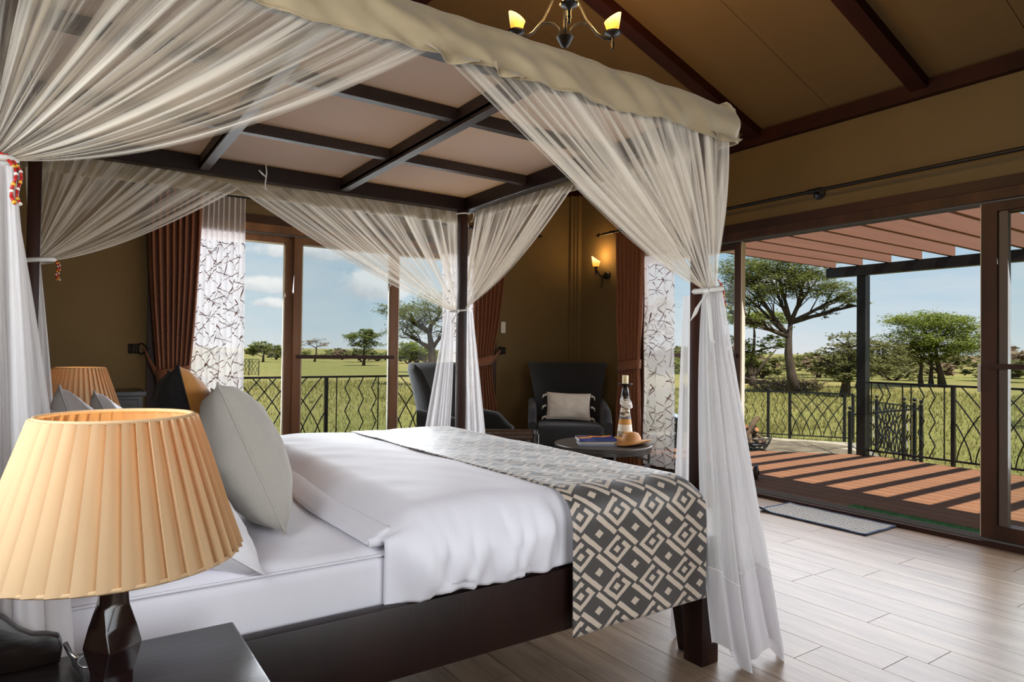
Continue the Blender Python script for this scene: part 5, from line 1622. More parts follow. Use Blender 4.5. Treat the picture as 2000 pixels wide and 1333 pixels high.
# wall ledger that carries the slats
MB().box(4.80, 4.86, -2.4, 4.46, 2.12, 2.185).build('ledger', M_BLACK, pg)
# ================================================================ RAILINGS
def railing(name, label, p0, p1, panels, h=0.84, zb=0.06, posts=(), ball=False, group=None, r=0.0075, endposts=(True, True), postr=0.02):
    """panels: list of (a0, a1, kind) along the run; kind 'zig', 'arch', 'bar'"""
    p0, p1 = Vector(p0), Vector(p1)
    d = p1-p0
    d.z = 0
    L = d.length
    rise = (p1.z-p0.z)/L
    d.normalize()
    root = thing(name, label, 'railing', tuple(p0), 0, group)
    def P(a, z):
        return p0 + d*a + Vector((0, 0, z + rise*a))
    MB().tube([P(0, h), P(L, h)], 0.016, 4).build('top_rail', M_BLACK, root)
    MB().tube([P(0, zb), P(L, zb)], 0.014, 4).build('bottom_rail', M_BLACK, root)
    pl_ = list(posts)
    if endposts[0]: pl_.append(0.0)
    if endposts[1]: pl_.append(L)
    for a in pl_:
        m = MB().tube([P(a, -0.02), P(a, h+(0.05 if ball else -0.0))], postr*1.3, 4)
        if ball:
            m.ball(P(a, h+0.085), 0.026, 10, 6)
        m.build('post', M_BLACK, root)
    for a0, a1, kind in panels:
        w = a1-a0
        if kind == 'bar':
            MB().tube([P(a0, zb), P(a0, h)], r, 4).build('bar', M_BLACK, root)
        elif kind.startswith('zig'):
            s = -1 if kind.endswith('-') else 1
            for k in range(4):
                t0, t1 = k/4, (k+1)/4
            pts = []
            n = 6
            for k in range(n+1):
                off = (0.0 if k % 2 == 0 else 1.0)*s*0.062
                pts.append(P(a0+off, lerp(h, zb, k/n)))
            MB().tube(pts, r, 4).build('zigzag_bar', M_BLACK, root)
        elif kind == 'arch':
            step = 0.176
            m = max(1, int(w/step+0.5))
            step = w/m
            H = h-zb
            for k in range(m+1):
                for s in (1, -1):
                    # each bar rises upright from its foot, then leans over to a straight diagonal
                    pts = []
                    for i in range(17):
                        t = i/16
                        a = k*step + s*0.018 + s*0.44*(t**1.6)
                        if 0 <= a <= w:
                            pts.append((a, zb+H*t))
                    if len(pts) > 2:
                        MB().tube([P(a0+a, z) for a, z in pts], r, 4).build('curved_bar', M_BLACK, root)
    return root
# railing outside the wide window
railing('railing', 'black iron railing with arched and zigzag bars outside the wide window', (0.2, 7.32, -0.005), (4.6, 7.32, -0.005),
        [(0.95, 2.27, 'arch'), (2.40, 0, 'bar'), (2.56, 0, 'zig-'), (2.72, 0, 'zig-'), (2.88, 0, 'zig-'), (2.90, 0, 'bar'), (3.07, 4.2, 'arch'), (0.1, 0.9, 'arch')], posts=(0.93, 2.28, 3.05), endposts=(True, True))
# railing along the outer edge of the deck
railing('railing', 'black iron railing along the outer deck edge, fixed to the pergola post', (7.71, 4.04, -0.005), (7.71, -2.4, -0.005),
        [(0.07, 0, 'bar'), (0.14, 0, 'zig'), (0.22, 0, 'zig'), (0.41, 0, 'bar'), (0.50, 0, 'bar'), (0.57, 0, 'zig'), (0.68, 0, 'zig'), (0.83, 0, 'bar'), (0.93, 2.3, 'arch'), (2.4, 0, 'bar'), (2.5, 0, 'zig'), (2.65, 0, 'zig'), (2.85, 0, 'bar'), (2.95, 4.3, 'arch')],
        posts=(0.915, 2.34, 2.93, 4.35), endposts=(False, True))
# fences around the lower patio
railing('railing', 'black iron fence panel with ball-topped posts at the back of the stone patio', (10.31, 7.10, -0.31), (11.02, 5.98, -0.31),
        [(0.10, 0, 'zig'), (0.22, 0, 'zig'), (0.36, 1.20, 'arch')], posts=(0.35, 1.20), ball=False, h=0.80, r=0.008, endposts=(False, True))
railing('railing', 'black iron fence with zigzag bars behind the firewood basket', (9.55, 8.35, -0.31), (10.31, 7.10, -0.31),
        [(0.10, 0.95, 'arch'), (1.06, 0, 'zig'), (1.20, 0, 'zig'), (1.34, 0, 'zig')], posts=(0.08, 0.97), ball=True, h=0.80, r=0.008, endposts=(True, True))
railing('railing', 'black iron stair railing running from the deck down to the patio', (10.66, 5.53, -0.31), (9.02, 4.10, -0.22),
        [(0.12, 0, 'zig'), (0.24, 0, 'zig'), (0.5, 1.7, 'arch'), (1.85, 0, 'zig'), (2.0, 0, 'zig')], posts=(0.45, 1.75), ball=True, h=0.72, r=0.009)
railing('railing', 'short black iron stair railing beside the pergola post', (8.30, 4.54, -0.31), (9.02, 4.02, -0.22),
        [(0.12, 0, 'zig'), (0.24, 0.75, 'arch')], posts=(), ball=True, h=0.70, r=0.009)
railing('railing', 'small black iron fence corner standing far off in the grass beyond the window', (7.6, 37.2, -0.30), (8.75, 36.6, -0.30),
        [(0.0, 1.3, 'arch'), (0.3, 0, 'bar'), (0.6, 0, 'bar'), (0.95, 0, 'bar')], posts=(0.3, 0.8), h=0.85, r=0.013)
# ================================================================ STONE PATIO
M_STONE = pbr('flagstone', srgb(116, 107, 90), 0.9, spec=0.2, col2=srgb(92, 84, 70), nscale=5, nstretch=(1, 1, 1), rnd=0.45, bump=0.3, bscale=25)
M_JOINT = pbr('pale_mortar', srgb(150, 142, 124), 0.9)
patio = struct(MB().prism([(5.2, 6.6), (7.7, 4.14), (8.4, 4.45), (9.0, 4.2), (11.0, 5.9), (10.2, 7.3), (9.5, 8.6), (6.0, 9.2), (5.0, 7.6)], -0.40, -0.318).build('patio', M_JOINT))
def inside(poly, x, y):
    c = False
    n = len(poly)
    for i in range(n):
        x0, y0 = poly[i]
        x1, y1 = poly[(i+1) % n]
        if (y0 > y) != (y1 > y) and x < (x1-x0)*(y-y0)/(y1-y0)+x0:
            c = not c
    return c
poly = [(5.4, 6.5), (7.6, 4.3), (8.4, 4.55), (8.98, 4.3), (10.85, 5.95), (10.1, 7.2), (9.4, 8.4), (6.1, 9.0), (5.2, 7.6)]
cell = 0.42
gp = {}
def gpt(i, j):
    if (i, j) not in gp:
        gp[(i, j)] = Vector((5.0+i*cell+random.uniform(-0.14, 0.14), 4.0+j*cell+random.uniform(-0.14, 0.14)))
    return gp[(i, j)]
for i in range(15):
    for j in range(13):
        q = [gpt(i, j), gpt(i+1, j), gpt(i+1, j+1), gpt(i, j+1)]
        c = sum(q, Vector((0, 0)))/4
        if not all(inside(poly, p.x, p.y) for p in q):
            continue
        tris = [q]
        if random.random() < 0.35:
            tris = [[q[0], q[1], q[2]], [q[0], q[2], q[3]]]
        for t in tris:
            cc = sum(t, Vector((0, 0)))/len(t)
            sh = [cc + (p-cc)*(1-0.022/max(0.05, (p-cc).length)) for p in t]
            MB().prism([(p.x, p.y) for p in sh], -0.318, -0.305+random.uniform(-0.003, 0.004)).build('flagstone', M_STONE, patio)
# steps from deck to patio
struct(MB().box(7.72, 8.0, 2.9, 4.0, -0.33, -0.17).build('trim_2', M_STONE))
# ---------------------------------------------------------------- wire basket with firewood
bk_c = Vector((8.62, 6.20, -0.305))
bk = thing('wire_basket', 'black wire fire basket standing on the stone patio', 'basket', tuple(bk_c))
b = MB()
for z, rr_ in ((0.02, 0.16), (0.12, 0.235), (0.21, 0.27)):
    MB().tube([(rr_*math.cos(t), rr_*math.sin(t), z) for t in [2*PI*k/28 for k in range(29)]], 0.006, 5).build('hoop', M_BLACK, bk, world=False)
for k in range(14):
    for s in (1, -1):
        pts = []
        for i in range(6):
            t = i/5
            a = 2*PI*k/14 + s*t*0.55
            rr_ = lerp(0.16, 0.272, t**0.7)
            pts.append((rr_*math.cos(a), rr_*math.sin(a), 0.02+0.19*t))
        MB().tube(pts, 0.0045, 4).build('wire', M_BLACK, bk, world=False)
MB().lathe([(0.01, 0.05), (0.22, 0.09), (0.225, 0.10), (0.01, 0.065)], 24).build('ash_pan', M_BLACK, bk, world=False, smooth=True)
M_BARK = pbr('bark', srgb(112, 90, 68), 0.9, col2=srgb(66, 50, 38), nscale=14, nstretch=(1, 1, 0.4), bump=0.5, bscale=30, rnd=0.2)
M_CUT = pbr('split_wood', srgb(166, 112, 66), 0.85, col2=srgb(128, 80, 46), nscale=20)
logs = [((-0.16, -0.05, 0.11), (0.16, 0.10, 0.42), 0.045, 'thick'), ((0.20, -0.06, 0.12), (-0.08, 0.05, 0.36), 0.038, 'short'), ((-0.05, -0.18, 0.12), (0.05, 0.12, 0.30), 0.04, 'dark'), ((-0.20, 0.06, 0.12), (0.10, -0.02, 0.50), 0.035, 'tall upright'), ((0.05, 0.2, 0.12), (-0.05, -0.1, 0.33), 0.036, 'knotty')]
for a_, e_, rr_, nm in logs:
    lg = thing('firewood_log', 'one %s split log among the firewood in the wire basket' % nm, 'log', tuple(bk_c+Vector(a_)), 0, 'firewood in the wire basket')
    A, E_ = bk_c+Vector(a_), bk_c+Vector(e_)
    pts = [A.lerp(E_, i/5) + Vector((random.uniform(-1, 1), random.uniform(-1, 1), 0))*0.012 for i in range(6)]
    MB().tube(pts, [rr_*random.uniform(0.85, 1.1) for _ in range(6)], 9).build('bark', M_BARK, lg, smooth=True, sharp=0.9)
    dd = (pts[-1]-pts[-2]).normalized()
    MB().tube([pts[-1]-dd*0.002, pts[-1]+dd*0.004], rr_*0.85, 9).build('cut_end', M_CUT, lg)
# solar lantern seen through the fixed pane
ln = thing('solar_lantern', 'black box lantern with a small solar panel on its lid, on the patio', 'lantern', (7.42, 6.62, -0.305))
MB().box(-0.07, 0.07, -0.07, 0.07, 0.0, 0.27).build('base_box', M_BLACK, ln, world=False)
fr = MB()
for sx in (-1, 1):
    for sy in (-1, 1):
        fr.tube([(sx*0.06, sy*0.06, 0.27), (sx*0.06, sy*0.06, 0.46)], 0.007, 4)
for s in range(3):
    for (ax, ay) in ((1, 0), (0, 1)):
        for q in (-1, 1):
            o0 = -0.06 + 0.04*s
            pa = [(o0, q*0.062), (o0+0.04, q*0.062)]
            for za, zb_ in ((0.28, 0.45), (0.45, 0.28)):
                p0_, p1_ = (o0, q*0.062, za), (o0+0.04, q*0.062, zb_)
                if ay:
                    p0_, p1_ = (q*0.062, o0, za), (q*0.062, o0+0.04, zb_)
                fr.tube([p0_, p1_], 0.004, 4)
fr.build('lattice', M_BLACK, ln, world=False)
MB().prism([(-0.085, 0.46), (0.085, 0.46), (0.06, 0.52), (-0.06, 0.52)], -0.085, 0.085, 'y').build('lid', M_BLACK, ln, world=False)
MB().cbox((0, 0, 0), 0.10, 0.10, 0.012, Matrix.Translation((-0.01, -0.01, 0.54)) @ Matrix.Rotation(0.5, 4, 'X')).build('solar_panel', pbr('solar_cell', srgb(96, 112, 130), 0.2, col2=srgb(170, 180, 190), nscale=40), ln, world=False)
# small dark wheel lying against the door track
wh = thing('wheel', 'small dark wooden roller wheel standing on the deck beside the net', 'wheel', (5.30, 3.775, 0.062))
rw = Vector((0.45, -0.9, 0)).to_track_quat('Z', 'Y').to_matrix()
MB().lathe([(0.004, -0.02), (0.045, -0.02), (0.062, -0.014), (0.064, 0.0), (0.062, 0.014), (0.045, 0.02), (0.004, 0.02)], 28, (0, 0, 0), rw).build('rim', M_RACK, wh, smooth=True, world=False)
MB().lathe([(0.003, -0.05), (0.018, -0.048), (0.022, -0.02), (0.022, 0.02), (0.018, 0.03), (0.003, 0.032)], 18, (0, 0, 0), rw).build('hub', M_BLACK, wh, smooth=True, world=False)
# ================================================================ SAVANNA
def ground_mat():
    m, nt, out = new_mat('savanna_ground')
    tc = node(nt, 'ShaderNodeTexCoord')
    v = tc.outputs['Object']
    n1 = node(nt, 'ShaderNodeTexNoise', {'Vector': v, 'Scale': 0.30, 'Detail': 4.0})
    n2 = node(nt, 'ShaderNodeTexNoise', {'Vector': v, 'Scale': 5.0, 'Detail': 8.0, 'Roughness': 0.75})
    n3 = node(nt, 'ShaderNodeTexNoise', {'Vector': v, 'Scale': 0.035, 'Detail': 3.0})
    a = ramp(nt, n2.outputs[0], [(0.32, srgb(81, 81, 42)), (0.5, srgb(118, 115, 66)), (0.7, srgb(145, 134, 87))])
    c = mixc(nt, ramp(nt, n1.outputs[0], [(0.40, 0.0), (0.65, 0.75)]), a, mixc(nt, n2.outputs[0], srgb(95, 102, 50), srgb(128, 128, 71)))
    c = mixc(nt, ramp(nt, n3.outputs[0], [(0.45, 0.0), (0.6, 0.6)]), c, srgb(144, 129, 84))
    b_ = node(nt, 'ShaderNodeBsdfPrincipled', {'Base Color': c, 'Roughness': 0.95, 'Specular IOR Level': 0.1})
    bp = node(nt, 'ShaderNodeBump', {'Strength': 0.7, 'Distance': 0.08, 'Height': n2.outputs[0]})
    nt.links.new(bp.outputs[0], b_.inputs['Normal'])
    nt.links.new(b_.outputs[0], out.inputs[0])
    return m
M_GROUND = ground_mat()
def gz(x, y):
    r = math.hypot(x-4, y-4)
    return GZ - 0.06*sstep(r, 14, 30) + 0.10*nz(x*0.06, y*0.06, 0.3)*sstep(r, 10, 25) + 1.6*sstep(r, 140, 420)
g = MB()
rings = [7, 9, 11.5, 15, 20, 27, 36, 50, 70, 100, 140, 200, 300, 450, 700]
NA = 72
vs = [(4, 4, GZ)]
for R_ in rings:
    for k in range(NA):
        a = 2*PI*k/NA
        x, y = 4+R_*math.cos(a), 4+R_*math.sin(a)
        vs.append((x, y, gz(x, y)))
fs = [(0, 1+k, 1+(k+1) % NA) for k in range(NA)]
for i in range(len(rings)-1):
    for k in range(NA):
        a0, a1 = 1+i*NA+k, 1+i*NA+(k+1) % NA
        fs.append((a0, a0+NA, a1+NA, a1))
g.add(vs, fs)
struct(g.build('ground', M_GROUND, smooth=True))
def leaf_mat(name, c1, c2):
    m, nt, out = new_mat(name)
    tc = node(nt, 'ShaderNodeTexCoord')
    n = node(nt, 'ShaderNodeTexNoise', {'Vector': tc.outputs['Object'], 'Scale': 3.5, 'Detail': 4.0, 'Roughness': 0.7})
    f = ramp(nt, n.outputs[0], [(0.36, 0.0), (0.64, 1.0)])
    c = mixc(nt, f, c1, c2)
    d = node(nt, 'ShaderNodeBsdfDiffuse', {0: c})
    t = node(nt, 'ShaderNodeBsdfTranslucent', {0: c})
    a = node(nt, 'ShaderNodeMixShader', {0: 0.4, 1: d.outputs[0], 2: t.outputs[0]})
    nt.links.new(a.outputs[0], out.inputs[0])
    return m
M_LEAF = leaf_mat('acacia_leaf', srgb(88, 94, 52), srgb(127, 133, 74))
M_LEAFB = leaf_mat('fresh_acacia_leaf', srgb(92, 104, 46), srgb(132, 142, 68))
M_LEAFD = leaf_mat('olive_leaf', srgb(88, 89, 56), srgb(122, 122, 80))
M_LEAFDRY = leaf_mat('dry_twig', srgb(128, 108, 90), srgb(156, 138, 116))
M_TRUNK = pbr('acacia_bark', srgb(74, 61, 47), 0.9, col2=srgb(46, 36, 28), nscale=6, nstretch=(2, 2, 0.4), bump=0.6, bscale=14)
M_GRASS = leaf_mat('grass_blade', srgb(125, 126, 70), srgb(155, 144, 94))
# ---------------------------------------------------------------- grass blades (uncountable)
gr = MB()
def blade(x, y, h, w):
    z = gz(x, y)
    a = random.uniform(0, 2*PI)
    dx, dy = math.cos(a)*w, math.sin(a)*w
    bx, by = random.uniform(-0.6, 0.6)*h, random.uniform(-0.6, 0.6)*h
    gr.add([(x-dx, y-dy, z-0.02), (x+dx, y+dy, z-0.02), (x+bx, y+by, z+h)], [(0, 1, 2)])
def keep_out(x, y):
    return (x < 7.9 and -3 < y < 7.6) or inside(poly, x, y) or (x < 8.9 and 3.9 < y < 9) or (x < 5.2 and y < 7.5)
N_ = 0
while N_ < 46000:
    if random.random() < 0.6:
        x, y = 7.9 + 22*random.random()**1.7, random.uniform(-1, 19)
    else:
        x, y = random.uniform(-1, 13), 7.5 + 24*random.random()**1.7
    if keep_out(x, y):
        continue
    r_ = math.hypot(x, y)
    blade(x, y, random.uniform(0.03, 0.085)*(1+r_*0.03), 0.004+0.0008*r_)
    N_ += 1
tag(gr.build('grass', M_GRASS), 'short yellow-green savanna grass around the lodge', 'grass', kind='stuff')
# ---------------------------------------------------------------- acacia trees
def leaves(mb, c, rx, ry, rz_, n, size, shell=0.45):
    cl = []
    for _ in range(max(6, n//26)):
        while True:
            u, v, w = random.uniform(-1, 1), random.uniform(-1, 1), random.uniform(-1, 1)
            q = u*u+v*v+w*w
            if q <= 1 and (q > shell*shell or random.random() < 0.25):
                break
        cl.append((c[0]+u*rx, c[1]+v*ry, c[2]+w*rz_))
    for i in range(n):
        p = random.choice(cl)
        s = size*random.uniform(0.6, 1.4)
        sp = max(rx, ry)*0.13
        x, y, z = p[0]+random.gauss(0, sp), p[1]+random.gauss(0, sp), p[2]+random.gauss(0, sp*0.38)
        a, e = random.uniform(0, 2*PI), random.uniform(-0.5, 0.5)
        d = Vector((math.cos(a)*math.cos(e), math.sin(a)*math.cos(e), math.sin(e)))
        t = d.cross(Vector((random.gauss(0, 0.5), random.gauss(0, 0.5), 1))).normalized()
        o = Vector((x, y, z))
        mb.add([o-d*s, o+t*s*0.36, o+d*s, o-t*s*0.36], [(0, 1, 2, 3)])
    return cl
def tree(name, label, loc, trunk, blobs, leafmat, group=None, twigs=5, bark=None, tr=0.16, cat='tree', lsize=0.10):
    """trunk: list of points; blobs: (fork index, centre, rx, ry, rz, leaf count)"""
    r = thing(name, label, cat, (loc[0], loc[1], gz(loc[0], loc[1])-0.03), 0, group)
    w = MB()
    tp = [Vector(p) for p in trunk]
    n = len(tp)
    w.tube(tp, [tr*(1-0.62*i/(n-1))*(1.25 if i == 0 else 1) for i in range(n)], 9)
    f = MB()
    for fk, c, rx, ry, rz_, cnt in blobs:
        cl = leaves(f, c, rx, ry, rz_, cnt, lsize)
        s = tp[min(fk, n-1)]
        c = Vector(c)
        e = c - Vector((0, 0, rz_*0.35))
        k1 = s.lerp(e, 0.35) + Vector((random.uniform(-1, 1)*0.12, random.uniform(-1, 1)*0.12, 0.04))*rx*0.5
        k2 = s.lerp(e, 0.7) + Vector((random.uniform(-1, 1)*0.1, random.uniform(-1, 1)*0.1, 0.10))*rx*0.5
        br = tr*0.48
        w.tube([s, k1, k2, e], [br, br*0.72, br*0.5, br*0.28], 6)
        for _ in range(twigs):
            q = Vector(random.choice(cl))
            st = random.choice((k1, k2, e, k2.lerp(e, 0.5)))
            md = st.lerp(q, 0.5) + Vector((random.uniform(-1, 1), random.uniform(-1, 1), random.uniform(-0.3, 0.6)))*rx*0.12
            w.tube([st, md, q], [br*0.30, br*0.2, br*0.08], 4)
    w.build('trunk', bark or M_TRUNK, r, smooth=True, world=False)
    f.build('foliage', leafmat, r, world=False)
    return r
cr, cf = Vector((0.826, -0.563, 0)), Vector((0.563, 0.826, 0))
def L(a, b_, z):
    """local offset: a across the view from the room, b_ away from it"""
    v = cr*a + cf*b_
    return (v.x, v.y, z)
random.seed(5)
# right-hand view through the door
tree('acacia_tree', 'tall thorny acacia with a thick forked trunk near the patio fence', (22.78, 14.73),
     [L(0.15, 0, 0), L(0.02, 0, 0.8), L(-0.10, 0, 1.6), L(-0.08, 0, 2.2), L(0.02, 0.1, 2.75)],
     [(3, L(-1.6, 0.2, 3.9), 1.1, 1.1, 0.6, 5100), (4, L(-0.55, 0.3, 4.4), 1.3, 1.2, 0.6, 5100), (4, L(0.7, 0, 4.2), 1.2, 1.1, 0.55, 5100), (4, L(1.75, -0.2, 3.85), 0.9, 0.9, 0.42, 2550), (3, L(-2.3, 0, 3.3), 0.8, 0.9, 0.6, 2380), (4, L(1.4, 0.3, 3.2), 0.6, 0.5, 0.3, 442), (3, L(-1.6, -0.4, 2.75), 0.7, 0.6, 0.3, 442), (4, L(2.4, 0, 3.5), 0.5, 0.5, 0.2, 374), (3, L(-1.7, 0.3, 4.75), 1.2, 1.1, 0.55, 4420), (4, L(-0.4, 0.4, 5.1), 1.3, 1.1, 0.5, 3740), (4, L(0.8, 0.2, 4.85), 1.1, 1.0, 0.45, 3060)],
     M_LEAF, tr=0.21, twigs=14, lsize=0.052)
tree('acacia_tree', 'flat-topped green acacia growing from a splintered stump behind the forked trunk', (29.2, 21.1),
     [L(-0.2, 0, 0), L(-0.1, 0, 0.7), L(0.1, 0, 1.6), L(0.15, 0, 2.4)],
     [(3, L(0.2, 0, 3.35), 1.9, 1.6, 0.32, 2600), (2, L(-0.8, 0.2, 1.9), 1.1, 1.0, 0.6, 1100), (2, L(0.9, -0.2, 2.0), 0.9, 0.9, 0.5, 700), (1, L(-0.3, 0.3, 1.2), 1.2, 1.0, 0.5, 700)],
     M_LEAFB, tr=0.15, twigs=9, lsize=0.10)
tree('thorn_tree', 'sparse olive thorn tree with a bare crown beside the pergola post', (23.4, 13.0),
     [L(0, 0, 0), L(0.05, 0, 0.6), L(0.12, 0, 1.0), L(0.2, 0, 1.5)],
     [(3, L(0.15, 0, 2.05), 0.95, 0.9, 0.55, 700), (2, L(-0.55, 0.2, 1.35), 0.6, 0.6, 0.5, 900), (2, L(0.55, 0, 1.25), 0.75, 0.7, 0.55, 1300), (1, L(-0.1, -0.2, 0.95), 0.7, 0.6, 0.35, 700)],
     M_LEAFD, tr=0.17, twigs=14, lsize=0.075)
tree('acacia_tree', 'broad umbrella acacia with three dark trunks beyond the deck railing', (34.6, 14.9),
     [L(0.45, 0, 0), L(0.35, 0, 0.7), L(0.2, 0, 1.3), L(0.1, 0, 1.9)],
     [(3, L(-0.6, 0, 3.2), 1.9, 1.6, 0.35, 4480), (3, L(0.9, 0.2, 3.0), 1.5, 1.4, 0.45, 3520), (2, L(-0.9, -0.2, 2.4), 1.7, 1.3, 0.5, 3520), (2, L(0.9, -0.3, 2.1), 1.5, 1.2, 0.55, 3520), (1, L(-0.4, 0.2, 1.6), 1.4, 1.1, 0.4, 1760), (2, L(2.0, 0, 2.2), 1.2, 1.2, 0.7, 2080)],
     M_LEAFB, tr=0.17, twigs=9, lsize=0.072)
for dx, lab in ((-0.85, 'slim dark acacia with a low fork, standing under the edge of the umbrella crown'), (-0.35, 'second dark acacia trunk standing under the umbrella crown')):
    p = Vector((34.6, 14.9, 0)) + cr*(0.45+dx) + cf*0.3
    tree('acacia_tree', lab, (p.x, p.y), [L(0, 0, 0), L(-0.02, 0, 0.5), L(0.02, 0, 1.0), L(0.0, 0, 1.5)],
         [(2, L(-0.6, 0, 1.9), 0.8, 0.7, 0.35, 500), (2, L(0.3, 0.1, 2.0), 0.7, 0.7, 0.35, 400)], M_LEAF, tr=0.12, twigs=5)
tree('thorn_tree', 'grey-green bushy thorn tree between the pergola post and the umbrella acacia', (30.4, 15.7),
     [L(-0.5, 0, 0), L(-0.45, 0, 0.5), L(-0.3, 0, 0.9), L(-0.1, 0, 1.3)],
     [(3, L(-0.4, 0, 1.75), 1.1, 1.0, 0.65, 1800), (2, L(0.8, 0.2, 1.6), 1.1, 1.0, 0.6, 1800), (1, L(0.3, -0.2, 1.0), 1.2, 0.9, 0.4, 900)],
     M_LEAFD, tr=0.16, twigs=9, lsize=0.085)
tree('acacia_tree', 'thorny acacia reaching its sparse branches in from beside the deck', (17.6, 3.6),
     [L(0, 0, 0), L(0.1, 0, 1.0), L(0.0, 0, 1.8), L(-0.1, 0, 2.5)],
     [(3, L(-0.9, 0.2, 3.0), 0.85, 0.8, 0.30, 420), (3, L(-1.6, 0.0, 3.15), 0.45, 0.4, 0.16, 130), (2, L(-1.0, 0.2, 2.3), 0.7, 0.7, 0.4, 480), (3, L(0.3, 0.2, 3.3), 1.1, 1.0, 0.5, 900), (2, L(0.6, 0, 2.2), 0.9, 0.9, 0.5, 700)],
     M_LEAF, tr=0.14, twigs=9, lsize=0.06)
# dead brushwood
db = thing('brush_heap', 'tangled heap of dead grey-brown thorn branches behind the forked trunk', 'brushwood', (24.6, 15.9, gz(24.6, 15.9)))
b = MB()
for k in range(520):
    a, rr_ = random.uniform(-1, 1), random.uniform(0, 1)
    s = Vector(L(random.uniform(-1.3, 1.1), random.uniform(-0.5, 0.5), random.uniform(0.0, 0.35)))
    d = Vector((random.gauss(0, 1), random.gauss(0, 1), abs(random.gauss(0.3, 0.6)))).normalized()
    l = random.uniform(0.3, 0.8)
    b.tube([s, s+d*l*0.5+Vector((0, 0, random.uniform(-0.05, 0.1))), s+d*l], [0.012, 0.008, 0.003], 3, caps=False)
tag(b.build('branches', M_LEAFDRY, db, world=False), kind='stuff')
st = thing('tree_stump', 'splintered grey tree stump with broken limbs lying in the dry grass', 'stump', (27.0, 19.4, gz(27.0, 19.4)-0.02))
b = MB()
b.tube([L(0, 0, 0), L(0, 0, 0.25), L(-0.03, 0, 0.5)], [0.22, 0.18, 0.12], 9)
for k in range(7):
    b.tube([L(random.uniform(-0.1, 0.1), 0, 0.4), L(random.uniform(-0.16, 0.16), 0, 0.85)], [0.05, 0.005], 5)
b.tube([L(-0.1, 0, 0.3), L(-0.6, 0, 0.45), L(-1.1, 0, 0.35), L(-1.35, 0, 0.15)], [0.09, 0.07, 0.05, 0.02], 6)
b.tube([L(0.1, 0, 0.25), L(0.6, 0, 0.30), L(1.0, 0, 0.10)], [0.08, 0.05, 0.02], 6)
b.tube([L(0.05, 0, 0.45), L(0.6, 0.1, 1.2), L(1.1, 0.1, 1.75)], [0.08, 0.06, 0.03], 6)
b.build('stump_wood', M_TRUNK, st, smooth=True, world=False)
# left-hand view through the wide window
tree('acacia_tree', 'big dark acacia with a heavy leaning trunk behind the armchair', (13.0, 25.0),
     [L(0.05, 0, 0), L(0.0, 0, 0.8), L(-0.03, 0, 1.6), L(-0.15, 0, 2.3)],
     [(3, L(-0.9, 0, 3.0), 1.1, 1.0, 0.5, 3300), (3, L(-1.7, 0.2, 3.3), 0.8, 0.8, 0.32, 1350), (2, L(-1.2, 0.1, 2.35), 1.0, 0.9, 0.35, 1800), (3, L(0.3, 0.2, 3.4), 1.3, 1.2, 0.7, 3600), (2, L(0.6, 0, 2.5), 1.0, 1.0, 0.5, 1800), (1, L(-0.7, 0.1, 1.45), 0.6, 0.6, 0.2, 300), (0, L(-0.15, -0.2, 0.4), 0.45, 0.4, 0.3, 525)],
     M_LEAF, tr=0.25, twigs=12, lsize=0.052)
tree('acacia_tree', 'neat umbrella-shaped acacia standing alone in the middle of the grassland', (23.5, 59.0),
     [L(0, 0, 0), L(0.05, 0, 0.7), L(0.0, 0, 1.3), L(0.05, 0, 1.8)],
     [(3, L(0, 0, 2.7), 1.8, 1.6, 0.42, 1800), (3, L(0.2, 0, 3.25), 0.8, 0.7, 0.25, 500), (2, L(0.2, 0.2, 2.0), 1.7, 1.2, 0.4, 1000)],
     M_LEAF, tr=0.14, twigs=6, lsize=0.13)
tree('acacia_tree', 'low spreading acacia far out on the plain by the fence corner', (18.6, 76.0),
     [L(0, 0, 0), L(0.05, 0, 0.6), L(0.1, 0, 1.1), L(0.1, 0, 1.5)],
     [(3, L(-0.4, 0, 1.9), 1.3, 1.2, 0.45, 1100), (2, L(0.9, 0, 1.6), 1.2, 1.1, 0.45, 900), (1, L(-1.3, 0, 1.2), 0.9, 0.9, 0.4, 600)],
     M_LEAF, tr=0.13, twigs=6, lsize=0.14)
tree('thorn_tree', 'bare grey-brown flat-crowned tree on the plain behind the window screen', (25.3, 79.0),
     [L(0, 0, 0), L(0.1, 0, 0.7), L(0.2, 0, 1.3), L(0.1, 0, 1.7)],
     [(3, L(-0.8, 0, 2.2), 1.3, 1.2, 0.35, 260), (3, L(0.9, 0, 2.1), 1.3, 1.2, 0.35, 260), (2, L(0.3, 0, 2.6), 1.2, 1, 0.3, 160)],
     M_LEAFDRY, tr=0.13, twigs=16, lsize=0.10)
tree('acacia_tree', 'young pale green acacia to the side of the big dark acacia', (19.9, 40.9),
     [L(0, 0, 0), L(0.05, 0, 0.6), L(0.1, 0, 1.1), L(0.1, 0, 1.4)],
     [(3, L(0, 0, 1.8), 1.1, 1.0, 0.32, 1100), (2, L(-0.4, 0, 1.3), 0.8, 0.8, 0.35, 600), (2, L(0.6, 0, 1.35), 0.7, 0.7, 0.35, 500)],
     M_LEAFB, tr=0.07, twigs=7, lsize=0.10)
tree('acacia_tree', 'acacia with hanging thorny boughs seen through the fixed door pane', (15.2, 14.4),
     [L(-0.9, 0, 0), L(-0.8, 0, 1.2), L(-0.6, 0, 2.2), L(-0.5, 0, 3.0)],
     [(3, L(-0.2, 0, 3.0), 0.9, 0.8, 0.5, 900), (3, L(0.0, 0, 2.2), 0.5, 0.5, 0.3, 260), (2, L(-0.3, 0, 1.5), 0.4, 0.4, 0.35, 130), (3, L(-1.4, 0, 3.2), 0.9, 0.9, 0.5, 600)],
     M_LEAF, tr=0.12, twigs=8, lsize=0.055)
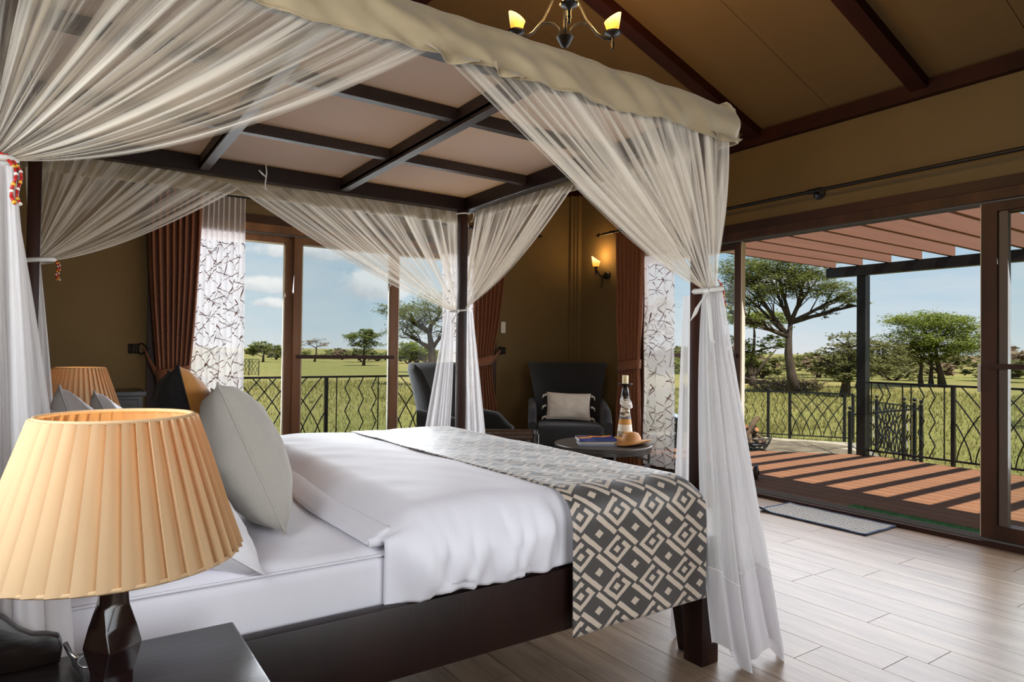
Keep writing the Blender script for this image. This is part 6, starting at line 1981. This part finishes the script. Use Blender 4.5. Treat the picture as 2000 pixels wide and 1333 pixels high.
# distant bushes on the plain: shared mesh, one object each
random.seed(21)
protos = []
for k in range(4):
    f = MB()
    lab = ['rounded olive bush far out on the plain', 'flat green bush on the horizon', 'ragged dry bush far out on the plain', 'wide low thicket on the horizon'][k]
    sh = [(1.3, 0.8), (1.7, 0.6), (1.1, 0.7), (2.6, 0.8)][k]
    leaves(f, (0, 0, sh[1]*0.95), sh[0], sh[0], sh[1]*0.7, 620, 0.22, 0.3)
    w = MB()
    for j in range(6):
        a = random.uniform(0, 6.28)
        w.tube([(0, 0, 0), (math.cos(a)*sh[0]*0.3, math.sin(a)*sh[0]*0.3, sh[1]*0.5), (math.cos(a)*sh[0]*0.6, math.sin(a)*sh[0]*0.6, sh[1])], [0.06, 0.04, 0.015], 5)
    protos.append((f.mesh('bush_foliage', [M_LEAFD, M_LEAF, M_LEAFDRY, M_LEAFD][k]), w.mesh('bush_stems', M_TRUNK), lab))
def bush(k, x, y, s):
    fm, wm, lab = protos[k]
    rad = s*(1.5, 1.9, 1.3, 2.9)[k]
    if not free(x, y, rad):
        return
    _placed.append((x, y, rad))
    r = thing('bush', lab, 'bush', (x, y, gz(x, y)-0.05), random.uniform(0, 6.28), 'bushes scattered over the plain: ' + lab)
    r.scale = (s, s, s*random.uniform(0.8, 1.15))
    for me, nm in ((fm, 'foliage'), (wm, 'stems')):
        o = bpy.data.objects.new(nm, me)
        COL.objects.link(o)
        o.parent = r
_placed = []
def free(x, y, r_):
    for a, b_, c_ in _placed:
        if math.hypot(a-x, b_-y) < (c_+r_):
            return False
    return True
def polar(az, d):
    """az: bearing from the camera axis (right positive)"""
    a = YAW + az
    return math.sin(a)*d, math.cos(a)*d
_placed += [(23.5, 59.0, 2.2), (18.6, 76, 2.6), (25.3, 79, 2.6), (19.9, 40.9, 1.6), (34.6, 14.9, 4.0), (29.2, 21.1, 2.6), (30.4, 15.7, 2.4), (24.6, 15.9, 1.8), (23.4, 13, 1.6)]
for i in range(40):                       # left view
    az = random.uniform(-0.43, -0.04)
    d = random.uniform(80, 190)
    x, y = polar(az, d)
    bush(random.choice((0, 0, 1, 2, 3)), x, y, random.uniform(0.8, 1.5))
for i in range(70):                       # right view
    az = random.uniform(0.20, 0.70)
    d = random.uniform(42, 130)
    x, y = polar(az, d)
    bush(random.choice((0, 1, 1, 2, 3)), x, y, random.uniform(0.9, 1.5)*(0.7+d/140))
for az, d, k, s in ((-0.155, 75, 0, 1.5), (-0.14, 82, 3, 1.3), (-0.20, 90, 1, 1.3), (-0.25, 100, 2, 1.4), (0.435, 36, 0, 0.9), (0.40, 38, 2, 0.9), (0.46, 42, 0, 1.1), (0.54, 44, 1, 1.2), (0.36, 45, 0, 1.2), (0.33, 34, 0, 1.0), (0.39, 50, 3, 1.2), (0.44, 56, 3, 1.2)):
    x, y = polar(az, d)
    bush(k, x, y, s)
